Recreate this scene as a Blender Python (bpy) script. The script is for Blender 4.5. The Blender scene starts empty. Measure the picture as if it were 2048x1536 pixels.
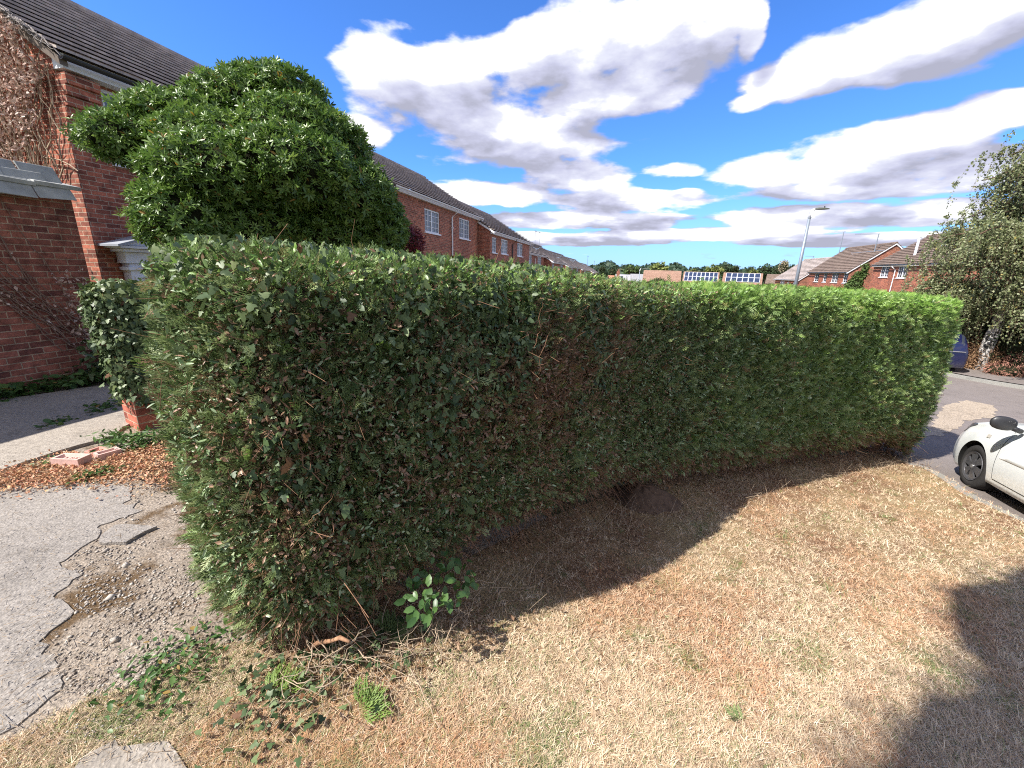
import bpy, bmesh, math
import numpy as np
from mathutils import Vector, Matrix, noise as mnoise
from mathutils.geometry import delaunay_2d_cdt
R = math.radians
scene = bpy.context.scene
rng = np.random.default_rng(11)
# ------------------------------------------------------------------ camera
FPX, ROLL, EYE, PITCH = 820.0, R(1.7), 1.6, math.atan(227/820.)
_f = np.array([0, math.cos(PITCH), -math.sin(PITCH)]); _r = np.array([1., 0, 0]); _u = np.cross(_r, _f)
_ix = math.cos(ROLL)*_r+math.sin(ROLL)*_u; _iy = -math.sin(ROLL)*_r+math.cos(ROLL)*_u
cd = bpy.data.cameras.new("camera"); cam = bpy.data.objects.new("camera", cd); scene.collection.objects.link(cam)
cd.sensor_width = 36; cd.lens = FPX/2048*36; cd.clip_start = 0.05; cd.clip_end = 6000
cam.matrix_world = Matrix(((_ix[0], _iy[0], -_f[0], 0), (_ix[1], _iy[1], -_f[1], 0), (_ix[2], _iy[2], -_f[2], EYE), (0, 0, 0, 1)))
scene.camera = cam
scene.cycles.use_denoising = False; scene.cycles.filter_width = 1.1; scene.cycles.sample_clamp_indirect = 6.0
def ray(x, y):
    d = _f*FPX+_ix*(x-1024)+_iy*(768-y); return d/np.linalg.norm(d)
def atd(x, y, t): return np.array([0, 0, EYE])+t*ray(x, y)
def gnd(x, y, z=0.0):
    d = ray(x, y); return np.array([0, 0, EYE])+(z-EYE)/d[2]*d
# ------------------------------------------------------------------ light
SUN_AZ, SUN_EL = 243.5, 48.0
scene.view_settings.view_transform = 'Standard'; scene.view_settings.look = 'None'
scene.view_settings.exposure = 1.32; scene.view_settings.gamma = 1.0
sl = bpy.data.lights.new("sun", 'SUN'); sl.energy = 4.0; sl.angle = R(0.53); sl.color = (1.0, 0.95, 0.88)
so = bpy.data.objects.new("sun", sl); scene.collection.objects.link(so)
SD = np.array([math.sin(R(SUN_AZ))*math.cos(R(SUN_EL)), math.cos(R(SUN_AZ))*math.cos(R(SUN_EL)), math.sin(R(SUN_EL))])
so.rotation_euler = Vector(SD).to_track_quat('Z', 'Y').to_euler()
so.location = (-20, -8, 20)
# ------------------------------------------------------------------ node helper
class NT:
    def __init__(s, tree): s.t = tree; s.n = tree.nodes; s.l = tree.links; s.n.clear()
    def new(s, ty, **kw):
        n = s.n.new(ty)
        for k, v in kw.items(): setattr(n, k, v)
        return n
    def put(s, n, i, v):
        if v is None: return
        if hasattr(v, 'is_output') or isinstance(v, bpy.types.NodeSocket): s.l.new(v, n.inputs[i])
        else: n.inputs[i].default_value = v
    def m(s, op, a, b=None, c=None, clamp=False):
        n = s.new('ShaderNodeMath', operation=op); n.use_clamp = clamp
        s.put(n, 0, a); s.put(n, 1, b); s.put(n, 2, c); return n.outputs[0]
    def v(s, op, a, b=None, c=None):
        n = s.new('ShaderNodeVectorMath', operation=op); s.put(n, 0, a); s.put(n, 1, b); s.put(n, 2, c)
        return n.outputs['Value'] if op in ('DOT_PRODUCT', 'LENGTH', 'DISTANCE') else n.outputs[0]
    def noise(s, vec, scale, det=4, rough=.55, dist=0.0, dim='3D'):
        n = s.new('ShaderNodeTexNoise', noise_dimensions=dim); s.put(n, 'Vector', vec); s.put(n, 'Scale', scale)
        s.put(n, 'Detail', det); s.put(n, 'Roughness', rough); s.put(n, 'Distortion', dist); return n.outputs[0]
    def ramp(s, f, stops, interp='LINEAR'):
        if len(stops) == 1: stops = [stops[0], (1.0, stops[0][1])]
        n = s.new('ShaderNodeValToRGB'); s.put(n, 0, f); cr = n.color_ramp; cr.interpolation = interp
        while len(cr.elements) < len(stops): cr.elements.new(0.5)
        for e, (p, c) in zip(cr.elements, stops):
            e.position = p; e.color = (c[0], c[1], c[2], 1) if not isinstance(c, (int, float)) else (c, c, c, 1)
        return n.outputs[0]
    def mix(s, f, a, b, mode='MIX'):
        n = s.new('ShaderNodeMix', data_type='RGBA', blend_type=mode)
        for i, v in ((0, f), (6, a), (7, b)):
            if isinstance(v, tuple) and len(v) == 3: v = (*v, 1)
            s.put(n, i, v)
        return n.outputs[2]
    def sep(s, v): n = s.new('ShaderNodeSeparateXYZ'); s.put(n, 0, v); return n.outputs
    def comb(s, x, y, z): n = s.new('ShaderNodeCombineXYZ'); s.put(n, 0, x); s.put(n, 1, y); s.put(n, 2, z); return n.outputs[0]
    def smooth(s, x, lo, hi):
        n = s.new('ShaderNodeMapRange', interpolation_type='SMOOTHSTEP'); s.put(n, 0, x); s.put(n, 1, lo); s.put(n, 2, hi); return n.outputs[0]
    def obj(s): return s.new('ShaderNodeTexCoord').outputs['Object']
    def attr(s, name): return s.new('ShaderNodeAttribute', attribute_name=name).outputs['Fac']
    def bsdf(s, col, rough=.8, spec=.3, bump=None, bstr=.5, bdist=.01, metal=0.0, coat=0.0, trans=0.0):
        b = s.new('ShaderNodeBsdfPrincipled')
        if isinstance(col, tuple): col = (*col[:3], 1)
        s.put(b, 'Base Color', col); s.put(b, 'Roughness', rough); s.put(b, 'Specular IOR Level', spec); s.put(b, 'Metallic', metal); s.put(b, 'Coat Weight', coat)
        if bump is not None:
            bn = s.new('ShaderNodeBump'); s.put(bn, 'Height', bump); bn.inputs['Strength'].default_value = bstr; bn.inputs['Distance'].default_value = bdist
            s.l.new(bn.outputs[0], b.inputs['Normal'])
        o = s.new('ShaderNodeOutputMaterial')
        if trans > 0:
            t = s.new('ShaderNodeBsdfTranslucent'); s.put(t, 0, col); mx = s.new('ShaderNodeMixShader'); mx.inputs[0].default_value = trans
            s.l.new(b.outputs[0], mx.inputs[1]); s.l.new(t.outputs[0], mx.inputs[2]); s.l.new(mx.outputs[0], o.inputs[0])
        else: s.l.new(b.outputs[0], o.inputs[0])
        return b
def mat(name):
    m = bpy.data.materials.new(name); m.use_nodes = True; return m, NT(m.node_tree)
# ------------------------------------------------------------------ sky
w = bpy.data.worlds.new("World"); scene.world = w; w.use_nodes = True
N = NT(w.node_tree)
sky = N.new('ShaderNodeTexSky', sky_type='NISHITA'); sky.sun_disc = False; sky.sun_elevation = R(SUN_EL); sky.sun_rotation = R(SUN_AZ)
sky.altitude = 100; sky.air_density = 1.0; sky.dust_density = 0.3; sky.ozone_density = 2.5
tc = N.new('ShaderNodeTexCoord').outputs['Generated']
dirn = N.v('NORMALIZE', tc)
X, Y, Z = N.sep(dirn)
az = N.m('ARCTAN2', X, Y); el = N.m('ARCSINE', Z)
def azel(px, py):
    d = ray(px, py); return math.atan2(d[0], d[1]), math.asin(d[2])
BLOBS = [(785,150,110,100),(890,140,120,85),(960,225,170,85),(1085,110,110,80),(1235,90,200,110),(1370,60,130,110),(1230,185,160,60),
 (1040,280,210,60),(725,265,58,34),(1590,165,120,45),(1690,115,150,72),(1850,75,190,90),(2010,20,170,90),(1500,205,50,22),
 (1560,345,150,36),(1700,310,170,52),(1850,275,180,55),(2000,225,130,50),(1930,330,170,45),(1700,375,230,26),
 (1150,350,110,42),(975,385,130,26),(1345,342,62,18),(1240,400,160,24),(1150,440,210,16),(1630,432,190,24),(1860,425,150,22),(1370,388,40,14),
 (1400,468,230,11),(1120,478,170,11),(1700,480,200,12),(1505,60,30,60)]
def cloud(azs, els):
    z = N.m('MAXIMUM', N.m('SINE', els), 0.0)
    k = N.m('DIVIDE', 1.0, N.m('ADD', z, 0.10))
    ce = N.m('COSINE', els)
    pc = N.comb(N.m('MULTIPLY', N.m('MULTIPLY', N.m('SINE', azs), ce), k), N.m('MULTIPLY', N.m('MULTIPLY', N.m('COSINE', azs), ce), k), 0.0)
    ang = N.comb(azs, N.m('MULTIPLY', els, 2.3), 0.0)
    n1 = N.noise(pc, 2.6, 7, .52, .15); n2 = N.noise(ang, 7.5, 7, .53, .1)
    nz = N.m('ADD', N.m('MULTIPLY', n1, .5), N.m('MULTIPLY', n2, .5))
    P = N.comb(azs, els, 0.0); acc = None
    for (px, py, rx, ry) in BLOBS:
        a, e = azel(px, py); a0, _ = azel(px-rx, py); a1, _ = azel(px+rx, py); _, e0 = azel(px, py+ry); _, e1 = azel(px, py-ry)
        sx, sy = 2/abs(a1-a0), 2/abs(e1-e0)
        q = N.v('MULTIPLY_ADD', P, (sx, sy, 0), (-a*sx, -e*sy, 0)); q = N.v('DOT_PRODUCT', q, q)
        acc = q if acc is None else N.m('SMOOTH_MIN', acc, q, 0.5)
    # 1 - r^2 inside hand-placed masses, plus a thin streaky deck low down and a scatter everywhere else
    b = N.m('SUBTRACT', 1.0, N.m('MINIMUM', acc, 2.2))
    low = N.m('MULTIPLY', N.smooth(els, 0.20, 0.05), .72)
    rear = N.m('MULTIPLY', N.smooth(N.m('ABSOLUTE', azs), 1.15, 1.6), 1.55)
    b = N.m('ADD', b, N.m('MAXIMUM', low, rear))
    return N.m('ADD', N.m('MULTIPLY', b, 1.05), N.m('MULTIPLY', N.m('SUBTRACT', nz, .5), 4.9))
D0 = cloud(az, el)
D1 = cloud(N.m('ADD', az, -0.030), N.m('ADD', el, 0.050))
cov = N.smooth(D0, -0.18, 0.40)
lit = N.m('SUBTRACT', D0, D1)
thick = N.smooth(D0, .3, 1.4)
base = N.m('ADD', 0.62, N.m('MULTIPLY', lit, .85))
base = N.m('SUBTRACT', base, N.m('MULTIPLY', thick, .50), clamp=True)
ccol = N.ramp(base, [(0.0, (1.55, 1.58, 2.0)), (0.30, (2.1, 2.15, 2.8)), (0.62, (2.75, 2.82, 3.3)), (0.9, (4.0, 4.0, 4.05))])
skyc = N.mix(1.0, sky.outputs[0], (0.27, 0.49, 0.84), 'MULTIPLY')
hz = N.smooth(el, 0.22, -0.02)
skyc = N.mix(N.m('MULTIPLY', hz, .55), skyc, (1.6, 2.45, 4.1))
fincol = N.mix(N.m('MULTIPLY', cov, N.smooth(el, -0.02, 0.03)), skyc, ccol)
bg = N.new('ShaderNodeBackground'); N.l.new(fincol, bg.inputs[0]); bg.inputs[1].default_value = 0.124
wo = N.new('ShaderNodeOutputWorld'); N.l.new(bg.outputs[0], wo.inputs[0])
w.cycles.sampling_method = 'MANUAL'; w.cycles.sample_map_resolution = 512
# ------------------------------------------------------------------ object helpers
def link(o, parent=None):
    scene.collection.objects.link(o)
    if parent is not None: o.parent = parent
    return o
def tag(o, label=None, cat=None, group=None, kind=None):
    for k, v in (('label', label), ('category', cat), ('group', group), ('kind', kind)):
        if v: o[k] = v
    return o
def empty(name, loc=(0, 0, 0), rz=0.0, **kw):
    o = bpy.data.objects.new(name, None); o.location = loc; o.rotation_euler = (0, 0, rz); o.empty_display_size = .2
    link(o); tag(o, **kw); return o
def mesh(name, V, F, m, parent=None, smooth=False, attrs=None, **kw):
    V = np.asarray(V, dtype=np.float32).reshape(-1, 3); me = bpy.data.meshes.new(name)
    if isinstance(F, np.ndarray):
        nf, k = F.shape; me.vertices.add(len(V)); me.vertices.foreach_set('co', V.ravel())
        me.loops.add(nf*k); me.loops.foreach_set('vertex_index', F.astype(np.int32).ravel())
        me.polygons.add(nf); me.polygons.foreach_set('loop_start', np.arange(0, nf*k, k, dtype=np.int32))
        try: me.polygons.foreach_set('loop_total', np.full(nf, k, dtype=np.int32))
        except Exception: pass
        me.update(calc_edges=True)
    else:
        me.from_pydata(V.tolist(), [], [list(f) for f in F]); me.update()
    if smooth: me.polygons.foreach_set('use_smooth', np.ones(len(me.polygons), dtype=bool))
    for an, av in (attrs or {}).items():
        a = me.attributes.new(an, 'FLOAT', 'FACE'); a.data.foreach_set('value', np.asarray(av, dtype=np.float32))
    me.materials.append(m); o = bpy.data.objects.new(name, me); link(o, parent); tag(o, **kw); return o
class MB:
    def __init__(s): s.V = []; s.F = []
    def add(s, V, F):
        b = len(s.V); s.V += [tuple(v) for v in V]; s.F += [tuple(i+b for i in f) for f in F]; return s
    def box(s, x0, x1, y0, y1, z0, z1, M=None):
        V = [(x, y, z) for z in (z0, z1) for y in (y0, y1) for x in (x0, x1)]
        if M is not None: V = [tuple(M @ Vector(v)) for v in V]
        return s.add(V, [(0, 2, 3, 1), (4, 5, 7, 6), (0, 1, 5, 4), (2, 6, 7, 3), (0, 4, 6, 2), (1, 3, 7, 5)])
    def tube(s, pts, rad, n=8, cap=True):
        pts = [Vector(p) for p in pts]; rad = rad if hasattr(rad, '__len__') else [rad]*len(pts); b = len(s.V)
        for i, p in enumerate(pts):
            t = (pts[min(i+1, len(pts)-1)]-pts[max(i-1, 0)]); t.normalize()
            a = Vector((0, 0, 1)) if abs(t.z) < .9 else Vector((1, 0, 0)); u = t.cross(a).normalized(); v = t.cross(u)
            for k in range(n):
                an = 2*math.pi*k/n; s.V.append(tuple(p+(u*math.cos(an)+v*math.sin(an))*rad[i]))
        for i in range(len(pts)-1):
            for k in range(n): s.F.append((b+i*n+k, b+i*n+(k+1) % n, b+(i+1)*n+(k+1) % n, b+(i+1)*n+k))
        if cap:
            s.F.append(tuple(b+k for k in reversed(range(n)))); e = b+(len(pts)-1)*n; s.F.append(tuple(e+k for k in range(n)))
        return s
    def prism(s, poly, z0, z1):
        n = len(poly); V = [(x, y, z0) for x, y in poly]+[(x, y, z1) for x, y in poly]
        return s.add(V, [tuple(reversed(range(n))), tuple(range(n, 2*n))]+[(i, (i+1) % n, n+(i+1) % n, n+i) for i in range(n)])
    def build(s, name, m, parent=None, smooth=False, bevel=0, **kw):
        o = mesh(name, s.V, s.F, m, parent, smooth, **kw)
        if bevel: b = o.modifiers.new('bevel', 'BEVEL'); b.width = bevel; b.segments = 2; b.limit_method = 'ANGLE'
        return o
def tubes(paths, radii, n=4):
    """many thin tubes in numpy: paths (K,L,3), radii (K,)"""
    P = np.asarray(paths, float); K, L, _ = P.shape; T = np.gradient(P, axis=1); T /= np.linalg.norm(T, axis=2, keepdims=True)+1e-9
    a = np.where(np.abs(T[..., 2:3]) < .9, np.array([0, 0, 1.]), np.array([1., 0, 0])); U = np.cross(T, a); U /= np.linalg.norm(U, axis=2, keepdims=True)+1e-9
    W = np.cross(T, U); an = np.arange(n)*2*np.pi/n
    tap = np.linspace(1, .45, L)[None, :, None, None]
    V = P[:, :, None]+(U[:, :, None]*np.cos(an)[:, None]+W[:, :, None]*np.sin(an)[:, None])*np.asarray(radii)[:, None, None, None]*tap
    idx = np.arange(K*L*n).reshape(K, L, n); A = idx[:, :-1]; B = idx[:, 1:]
    F = np.stack([A, np.roll(A, -1, 2), np.roll(B, -1, 2), B], -1).reshape(-1, 4)
    return V.reshape(-1, 3), F
def unit(a): return a/(np.linalg.norm(a, axis=-1, keepdims=True)+1e-9)
def frames(xd, zd):
    x = unit(xd); z = unit(zd-np.sum(zd*x, -1, keepdims=True)*x); y = np.cross(z, x); return np.stack([x, y, z], -1)
def scatter(TV, TF, P, M, S, *attrs):
    n, k = len(P), len(TV); S = np.broadcast_to(np.asarray(S, float), (n,))
    V = np.einsum('nij,kj->nki', M, TV)*S[:, None, None]+P[:, None]
    F = TF[None]+(np.arange(n)*k)[:, None, None]
    return V.reshape(-1, 3), F.reshape(-1, TF.shape[1]), [np.repeat(a, len(TF)) for a in attrs]
def rnd(*s): return rng.random(s)
def gauss(*s): return rng.normal(size=s)
# ------------------------------------------------------------------ street frame
AZ = R(14.5); DD = np.array([math.sin(AZ), math.cos(AZ)]); NN = np.array([math.cos(AZ), -math.sin(AZ)])
def st(off, al, z=0.0): p = off*NN+al*DD; return np.array([p[0], p[1], z])
G = np.array([.743, .669])
def zg(x, y):
    x = np.asarray(x, float); y = np.asarray(y, float); u = x*G[0]+y*G[1]
    sp = np.where(u-.5 > 3, u-.5, np.log1p(np.exp(np.clip((u-.5)*4, -30, 30)))/4)
    sp2 = np.log1p(np.exp(np.clip((u-8.7)*2, -30, 30)))/2; sp2 = np.where(u-8.7 > 10, u-8.7, sp2)
    z = -.14*sp+.13*sp2
    al = x*DD[0]+y*DD[1]; fall = .045*np.clip(al-22, 0, 130)
    z = np.maximum(z, -1.6)-fall
    r = np.hypot(x, y); t = np.clip((r-260)/500, 0, 1); z = z+t*t*(3-2*t)*15
    return z
def gp(px, py, off=0.0):
    """ground point seen at a photo pixel"""
    d = ray(px, py); o = np.array([0, 0, EYE]); lo, hi = .3, 200.
    for _ in range(50):
        t = (lo+hi)/2; q = o+t*d
        if q[2] > zg(q[0], q[1])+off: lo = t
        else: hi = t
    return o+lo*d
# ------------------------------------------------------------------ materials
def m_simple(name, col, rough=.6, spec=.3, var=.12, scale=8., metal=0., coat=0., bstr=0.):
    m, n = mat(name); f = n.noise(n.obj(), scale, 5)
    c = n.mix(f, tuple(v*(1-var*2) for v in col), tuple(min(1, v*(1+var*2)) for v in col))
    n.bsdf(c, rough, spec, f if bstr else None, bstr, .01, metal, coat); return m
def m_brick(name, tone=1.0, hue=(.30, .085, .055), mortar=(.40, .30, .22)):
    m, n = mat(name); X, Y, Z = n.sep(n.obj()); u = n.comb(n.m('ADD', X, Y), Z, 0.0)
    b = n.new('ShaderNodeTexBrick'); n.put(b, 'Vector', u); b.offset = .5
    for k, v in (('Scale', 1.0), ('Brick Width', .225), ('Row Height', .075), ('Mortar Size', .0065), ('Mortar Smooth', .25), ('Bias', -.1)): n.put(b, k, v)
    h = np.array(hue)*tone
    n.put(b, 'Color1', (*(h*1.25), 1)); n.put(b, 'Color2', (*(h*np.array([.50, .52, .62])), 1)); n.put(b, 'Mortar', (*(np.array(mortar)*tone), 1))
    f = n.noise(u, 9, 5, .6); g = n.noise(u, .8, 3); s = n.noise(u, 60, 3, .6)
    c = n.mix(1.0, b.outputs[0], n.ramp(f, [(.3, .55), (.7, 1.40)]), 'MULTIPLY')
    c = n.mix(1.0, c, n.ramp(g, [(.3, .8), (.7, 1.15)]), 'MULTIPLY'); c = n.mix(1.0, c, n.ramp(s, [(.3, .8), (.7, 1.2)]), 'MULTIPLY')
    hgt = n.m('ADD', n.m('MULTIPLY', n.m('SUBTRACT', 1.0, b.outputs['Fac']), 1.0), n.m('MULTIPLY', s, .35))
    n.bsdf(c, .85, .2, hgt, .7, .008); return m
def m_leaf(name, cols, tone_cols=None, rough=.45, spec=.4, trans=.22, tint=None):
    """colour by the per-face 'rnd' value; 'tone' blends into a second set (dead or green), fresh into a third (new growth, painted sunlit parts, patches)"""
    m, n = mat(name); r = n.attr('rnd'); k = len(cols)
    c = n.ramp(r, [(i/(k-1), c_) for i, c_ in enumerate(cols)])
    if tone_cols: c = n.mix(n.attr('tone'), c, n.ramp(n.m('FRACT', n.m('MULTIPLY', r, 7.3)), [(i/max(1, len(tone_cols)-1), c_) for i, c_ in enumerate(tone_cols)]))
    if tint: c = n.mix(n.attr('tint'), c, n.ramp(n.m('FRACT', n.m('MULTIPLY', r, 3.7)), [(0, tint[0]), (1, tint[1])]))
    n.bsdf(c, rough, spec, trans=trans); return m
BRICK = m_brick('red_brick', 1.1, (.30, .10, .062)); BRICK_R = m_brick('orange_brick', 1.0, (.31, .10, .06)); BRICK_D = m_brick('garage_brick', .9, (.28, .105, .075), (.40, .29, .21))
def m_tile(name, c1=(.25, .205, .185), c2=(.42, .36, .325)):
    m, n = mat(name); o = n.obj(); X, Y, Z = n.sep(o)
    f = n.noise(o, 1.1, 6, .65); g = n.noise(o, 14, 4, .6); row = n.m('FLOOR', n.m('DIVIDE', Y, .33)); wn = n.new('ShaderNodeTexWhiteNoise', noise_dimensions='2D')
    n.put(wn, 'Vector', n.comb(row, n.m('FLOOR', n.m('MULTIPLY', Z, 5.2)), 0.0))
    c = n.mix(n.m('ADD', n.m('MULTIPLY', f, .6), n.m('MULTIPLY', wn.outputs[0], .4)), c1, c2)
    c = n.mix(n.smooth(g, .58, .70), c, (.30, .29, .23)); c = n.mix(1., c, n.ramp(n.noise(o, 3.2, 5, .65), [(.3, .65), (.7, 1.3)]), 'MULTIPLY')
    wv = n.m('SINE', n.m('MULTIPLY', Y, 2*math.pi/.165)); jn = n.smooth(n.m('ABSOLUTE', n.m('SUBTRACT', n.m('FRACT', n.m('DIVIDE', Y, .33)), .5)), .47, .49)
    n.bsdf(c, .88, .2, n.m('SUBTRACT', n.m('ADD', n.m('MULTIPLY', wv, .25), n.m('MULTIPLY', g, .4)), jn), .6, .015); return m
TILE = m_tile('roof_tile'); TILE_B = m_tile('brown_roof_tile', (.12, .085, .068), (.21, .155, .125)); TILE_F = m_tile('far_roof_tile', (.22, .13, .09), (.32, .20, .15))
WHITE = m_simple('white_paint', (.74, .75, .78), .45, .4, .05, 3); BLACKPL = m_simple('black_plastic', (.02, .02, .022), .4, .5, .1)
CREAM = m_simple('lead_grey', (.28, .30, .33), .5, .4, .15, 4); GALV = m_simple('galvanised_grey', (.22, .255, .30), .5, .4, .08, 20, .35)
ROOFSLAB = m_simple('weathered_slab', (.34, .345, .33), .85, .2, .28, 5, bstr=.6)
GREYR = m_simple('grey_roofing', (.27, .27, .28), .85, .2, .2, 3)
BARKV = m_simple('weathered_verge', (.16, .13, .11), .9, .1, .3, 9)
DARKGL = m_simple('window_glass', (.035, .042, .055), .06, .8, .3, 2)
NET = m_simple('net_curtain', (.15, .17, .20), .35, .6, .35, 5)
BLUED = m_simple('navy_door', (.012, .018, .05), .3, .5, .1)
# ------------------------------------------------------------------ ground
def sheet(name, poly, step, dz, m, kind='structure', thick=0., jit=0., zf=None, **kw):
    poly = [np.array(p[:2], float) for p in poly]; out = []
    n = len(poly)
    for i in range(n):
        a, b = poly[i], poly[(i+1) % n]; k = max(1, int(np.linalg.norm(b-a)/(step*.7)))
        for j in range(k):
            p = a+(b-a)*j/k
            if jit: p = p+np.array([mnoise.fractal(Vector((p[0]*9, p[1]*9, 3.)), .6, 2.2, 5), mnoise.fractal(Vector((p[0]*9, p[1]*9, 8.)), .6, 2.2, 5)])*jit*1.3
            out.append(p)
    P = np.array(out); mn, mx = P.min(0), P.max(0)
    gx = np.arange(mn[0]+step/2, mx[0], step); gy = np.arange(mn[1]+step/2, mx[1], step)
    pts = [(x, y) for x in gx for y in gy]; nb = len(P)
    V = [Vector(p) for p in P]+[Vector(p) for p in pts]
    r = delaunay_2d_cdt(V, [], [list(range(nb))], 1, 1e-5)
    vs = np.array([(v.x, v.y) for v in r[0]]); zf = zf or zg; z = zf(vs[:, 0], vs[:, 1])+dz
    V3 = np.column_stack([vs, z]); F = [tuple(f) for f in r[2]]
    if thick:
        ring = [i for i, v in enumerate(r[3]) if any(o < nb for o in v)]
        ring = sorted(ring, key=lambda i: min(o for o in r[3][i] if o < nb)); b = len(V3)
        low = V3[ring].copy(); low[:, 2] -= thick; V3 = np.vstack([V3, low]); L = len(ring)
        F += [(ring[i], b+i, b+(i+1) % L, ring[(i+1) % L]) for i in range(L)]
    return mesh(name, V3, F, m, smooth=not thick, kind=kind, **kw)
def m_earth():
    m, n = mat('dry_earth'); o = n.obj(); f = n.noise(o, 1.3, 7, .6); g = n.noise(o, 45, 5, .65)
    c = n.mix(f, (.16, .105, .06), (.24, .17, .095)); c = n.mix(1., c, n.ramp(g, [(.3, .45), (.7, 1.5)]), 'MULTIPLY')
    n.bsdf(c, .95, .1, g, .9, .02); return m
def m_lawn():
    m, n = mat('parched_lawn'); o = n.obj(); f = n.noise(o, .9, 6, .6); g = n.noise(o, 70, 5, .7, .6); h = n.noise(o, 2.6, 5, .6)
    c = n.mix(n.smooth(f, .40, .60), (.24, .135, .075), (.36, .26, .14)); c = n.mix(n.smooth(h, .62, .72), c, (.14, .14, .06))
    c = n.mix(1., c, n.ramp(g, [(.3, .40), (.7, 1.35)]), 'MULTIPLY'); n.bsdf(c, .95, .1, g, 1., .02); return m
def m_conc(name, c1, c2, speck=.8, bscale=75, moss=None, bs=.45):
    m, n = mat(name); o = n.obj(); f = n.noise(o, 1.4, 7, .62); g = n.noise(o, bscale, 5, .7); v = n.new('ShaderNodeTexVoronoi'); n.put(v, 'Vector', o); n.put(v, 'Scale', 85.)
    c = n.mix(f, c1, c2); c = n.mix(1., c, n.ramp(g, [(.28, 1-speck*.6), (.72, 1+speck*.55)]), 'MULTIPLY')
    c = n.mix(n.m('MULTIPLY', n.smooth(v.outputs['Distance'], .30, .10), n.smooth(n.noise(o, 33, 4, .7), .52, .66)), c, (.50, .47, .44)); st_ = n.noise(o, 3.3, 6, .7)
    c = n.mix(n.m('MULTIPLY', n.smooth(st_, .52, .75), .55), c, tuple(x*.45 for x in c1))
    if moss: c = n.mix(n.smooth(n.noise(o, 2.1, 6, .65), .50, .60), c, moss)
    n.bsdf(c, .9, .25, n.m('ADD', g, n.m('MULTIPLY', v.outputs['Distance'], .8)), bs, .01); return m
EARTH, LAWN = m_earth(), m_lawn()
CONC = m_conc('aged_concrete', (.20, .18, .16), (.31, .28, .25)); CONC2 = m_conc('pale_concrete', (.24, .21, .18), (.36, .32, .27), .6, 30)
GRAVEL = m_conc('gravel_bed', (.20, .155, .11), (.33, .285, .24), 1.2, 70, (.10, .062, .03), .6); ASPH = m_conc('asphalt', (.14, .12, .11), (.22, .19, .175), .8, 90)
KERB = m_conc('kerb_concrete', (.20, .20, .185), (.30, .29, .26), .6)
def base_ground():
    rs = np.concatenate([np.linspace(.0, 14, 57), np.geomspace(14.6, 3600, 70)]); na = 180
    an = np.linspace(0, 2*np.pi, na, endpoint=False); rr, aa = np.meshgrid(rs, an, indexing='ij'); x, y = rr*np.sin(aa), rr*np.cos(aa)
    V = np.stack([x, y, zg(x, y)-.04], -1).reshape(-1, 3); I = np.arange(len(rs)*na).reshape(len(rs), na)
    F = np.stack([I[:-1], np.roll(I[:-1], -1, 1), np.roll(I[1:], -1, 1), I[1:]], -1).reshape(-1, 4)
    m, n = mat('far_ground'); o = n.obj(); f = n.noise(o, .02, 6, .6)
    n.bsdf(n.mix(n.smooth(f, .4, .6), (.16, .15, .07), (.06, .085, .03)), .95, .1)
    mesh('ground', V, F, m, smooth=True, kind='structure')
base_ground()
# hedge outline in plan, needed by lawn, gravel and hedge alike
FRONT = [(-.82, 1.32), (-.22, 1.80), (.35, 2.40), (.95, 3.0), (2.46, 4.02), (4.4, 5.12), (6.35, 5.98)]
def catmull(P, k=14):
    P = [np.array(p, float) for p in P]; P = [2*P[0]-P[1]]+P+[2*P[-1]-P[-2]]; out = []
    for i in range(1, len(P)-2):
        for j in range(k):
            t = j/k; a, b, c, d = P[i-1:i+3]
            out.append(.5*((2*b)+(-a+c)*t+(2*a-5*b+4*c-d)*t*t+(-a+3*b-3*c+d)*t**3))
    out.append(P[-2]); return np.array(out)
lawn_edge_px = [(1810, 925), (1860, 938), (1905, 962), (1955, 995), (2048, 1040), (2300, 1150)]
lawn_pts = [gp(*p)[:2] for p in lawn_edge_px]
DRV = [gnd(x, y)[:2] for x, y in ((420, 1300), (350, 1330), (260, 1380), (180, 1400), (60, 1465), (-100, 1540))]
LAWN_POLY = [(-2.2, -1.2), *[tuple(p) for p in DRV[::-1]], (-1.0, 1.45), (-.4, 1.95), (.3, 2.75), (.9, 3.3), (2.3, 4.4), (4.3, 5.5), (6.2, 6.3), *[tuple(p) for p in lawn_pts], (8.5, -1.5)]
sheet('lawn', LAWN_POLY, .16, .004, LAWN)
sheet('driveway_gravel', [(-1.0, 1.45), (-.4, 1.95), (.3, 2.75), (-.5, 4.6), (-2.9, 5.6), (-5.6, 6.2), (-5.9, 3.8), (-6.9, .6), (-5.5, -1.2), (-2.2, -1.2), *[tuple(p) for p in DRV[::-1]]], .2, 0.0, GRAVEL)
def pxpoly(L): return [gnd(x, y)[:2] for x, y in L]
sheet('concrete_drive', pxpoly([(-40, 978), (60, 972), (180, 968), (245, 972), (265, 985), (272, 1008), (250, 1030), (215, 1048), (195, 1060), (190, 1080), (168, 1098), (150, 1108), (132, 1124), (150, 1140),
    (150, 1158), (128, 1180), (118, 1195), (150, 1212), (140, 1232), (108, 1258), (84, 1284), (80, 1308), (104, 1332), (132, 1352), (112, 1386), (70, 1420), (20, 1450), (-60, 1500), (-500, 1536), (-900, 1100)]), .035, .006, CONC, thick=.02, jit=.05)
sheet('concrete_fragment', pxpoly([(196, 1088), (212, 1066), (236, 1056), (290, 1052), (312, 1060), (290, 1070), (250, 1088), (205, 1094)]), .06, .020, CONC, thick=.04, jit=.02)
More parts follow.
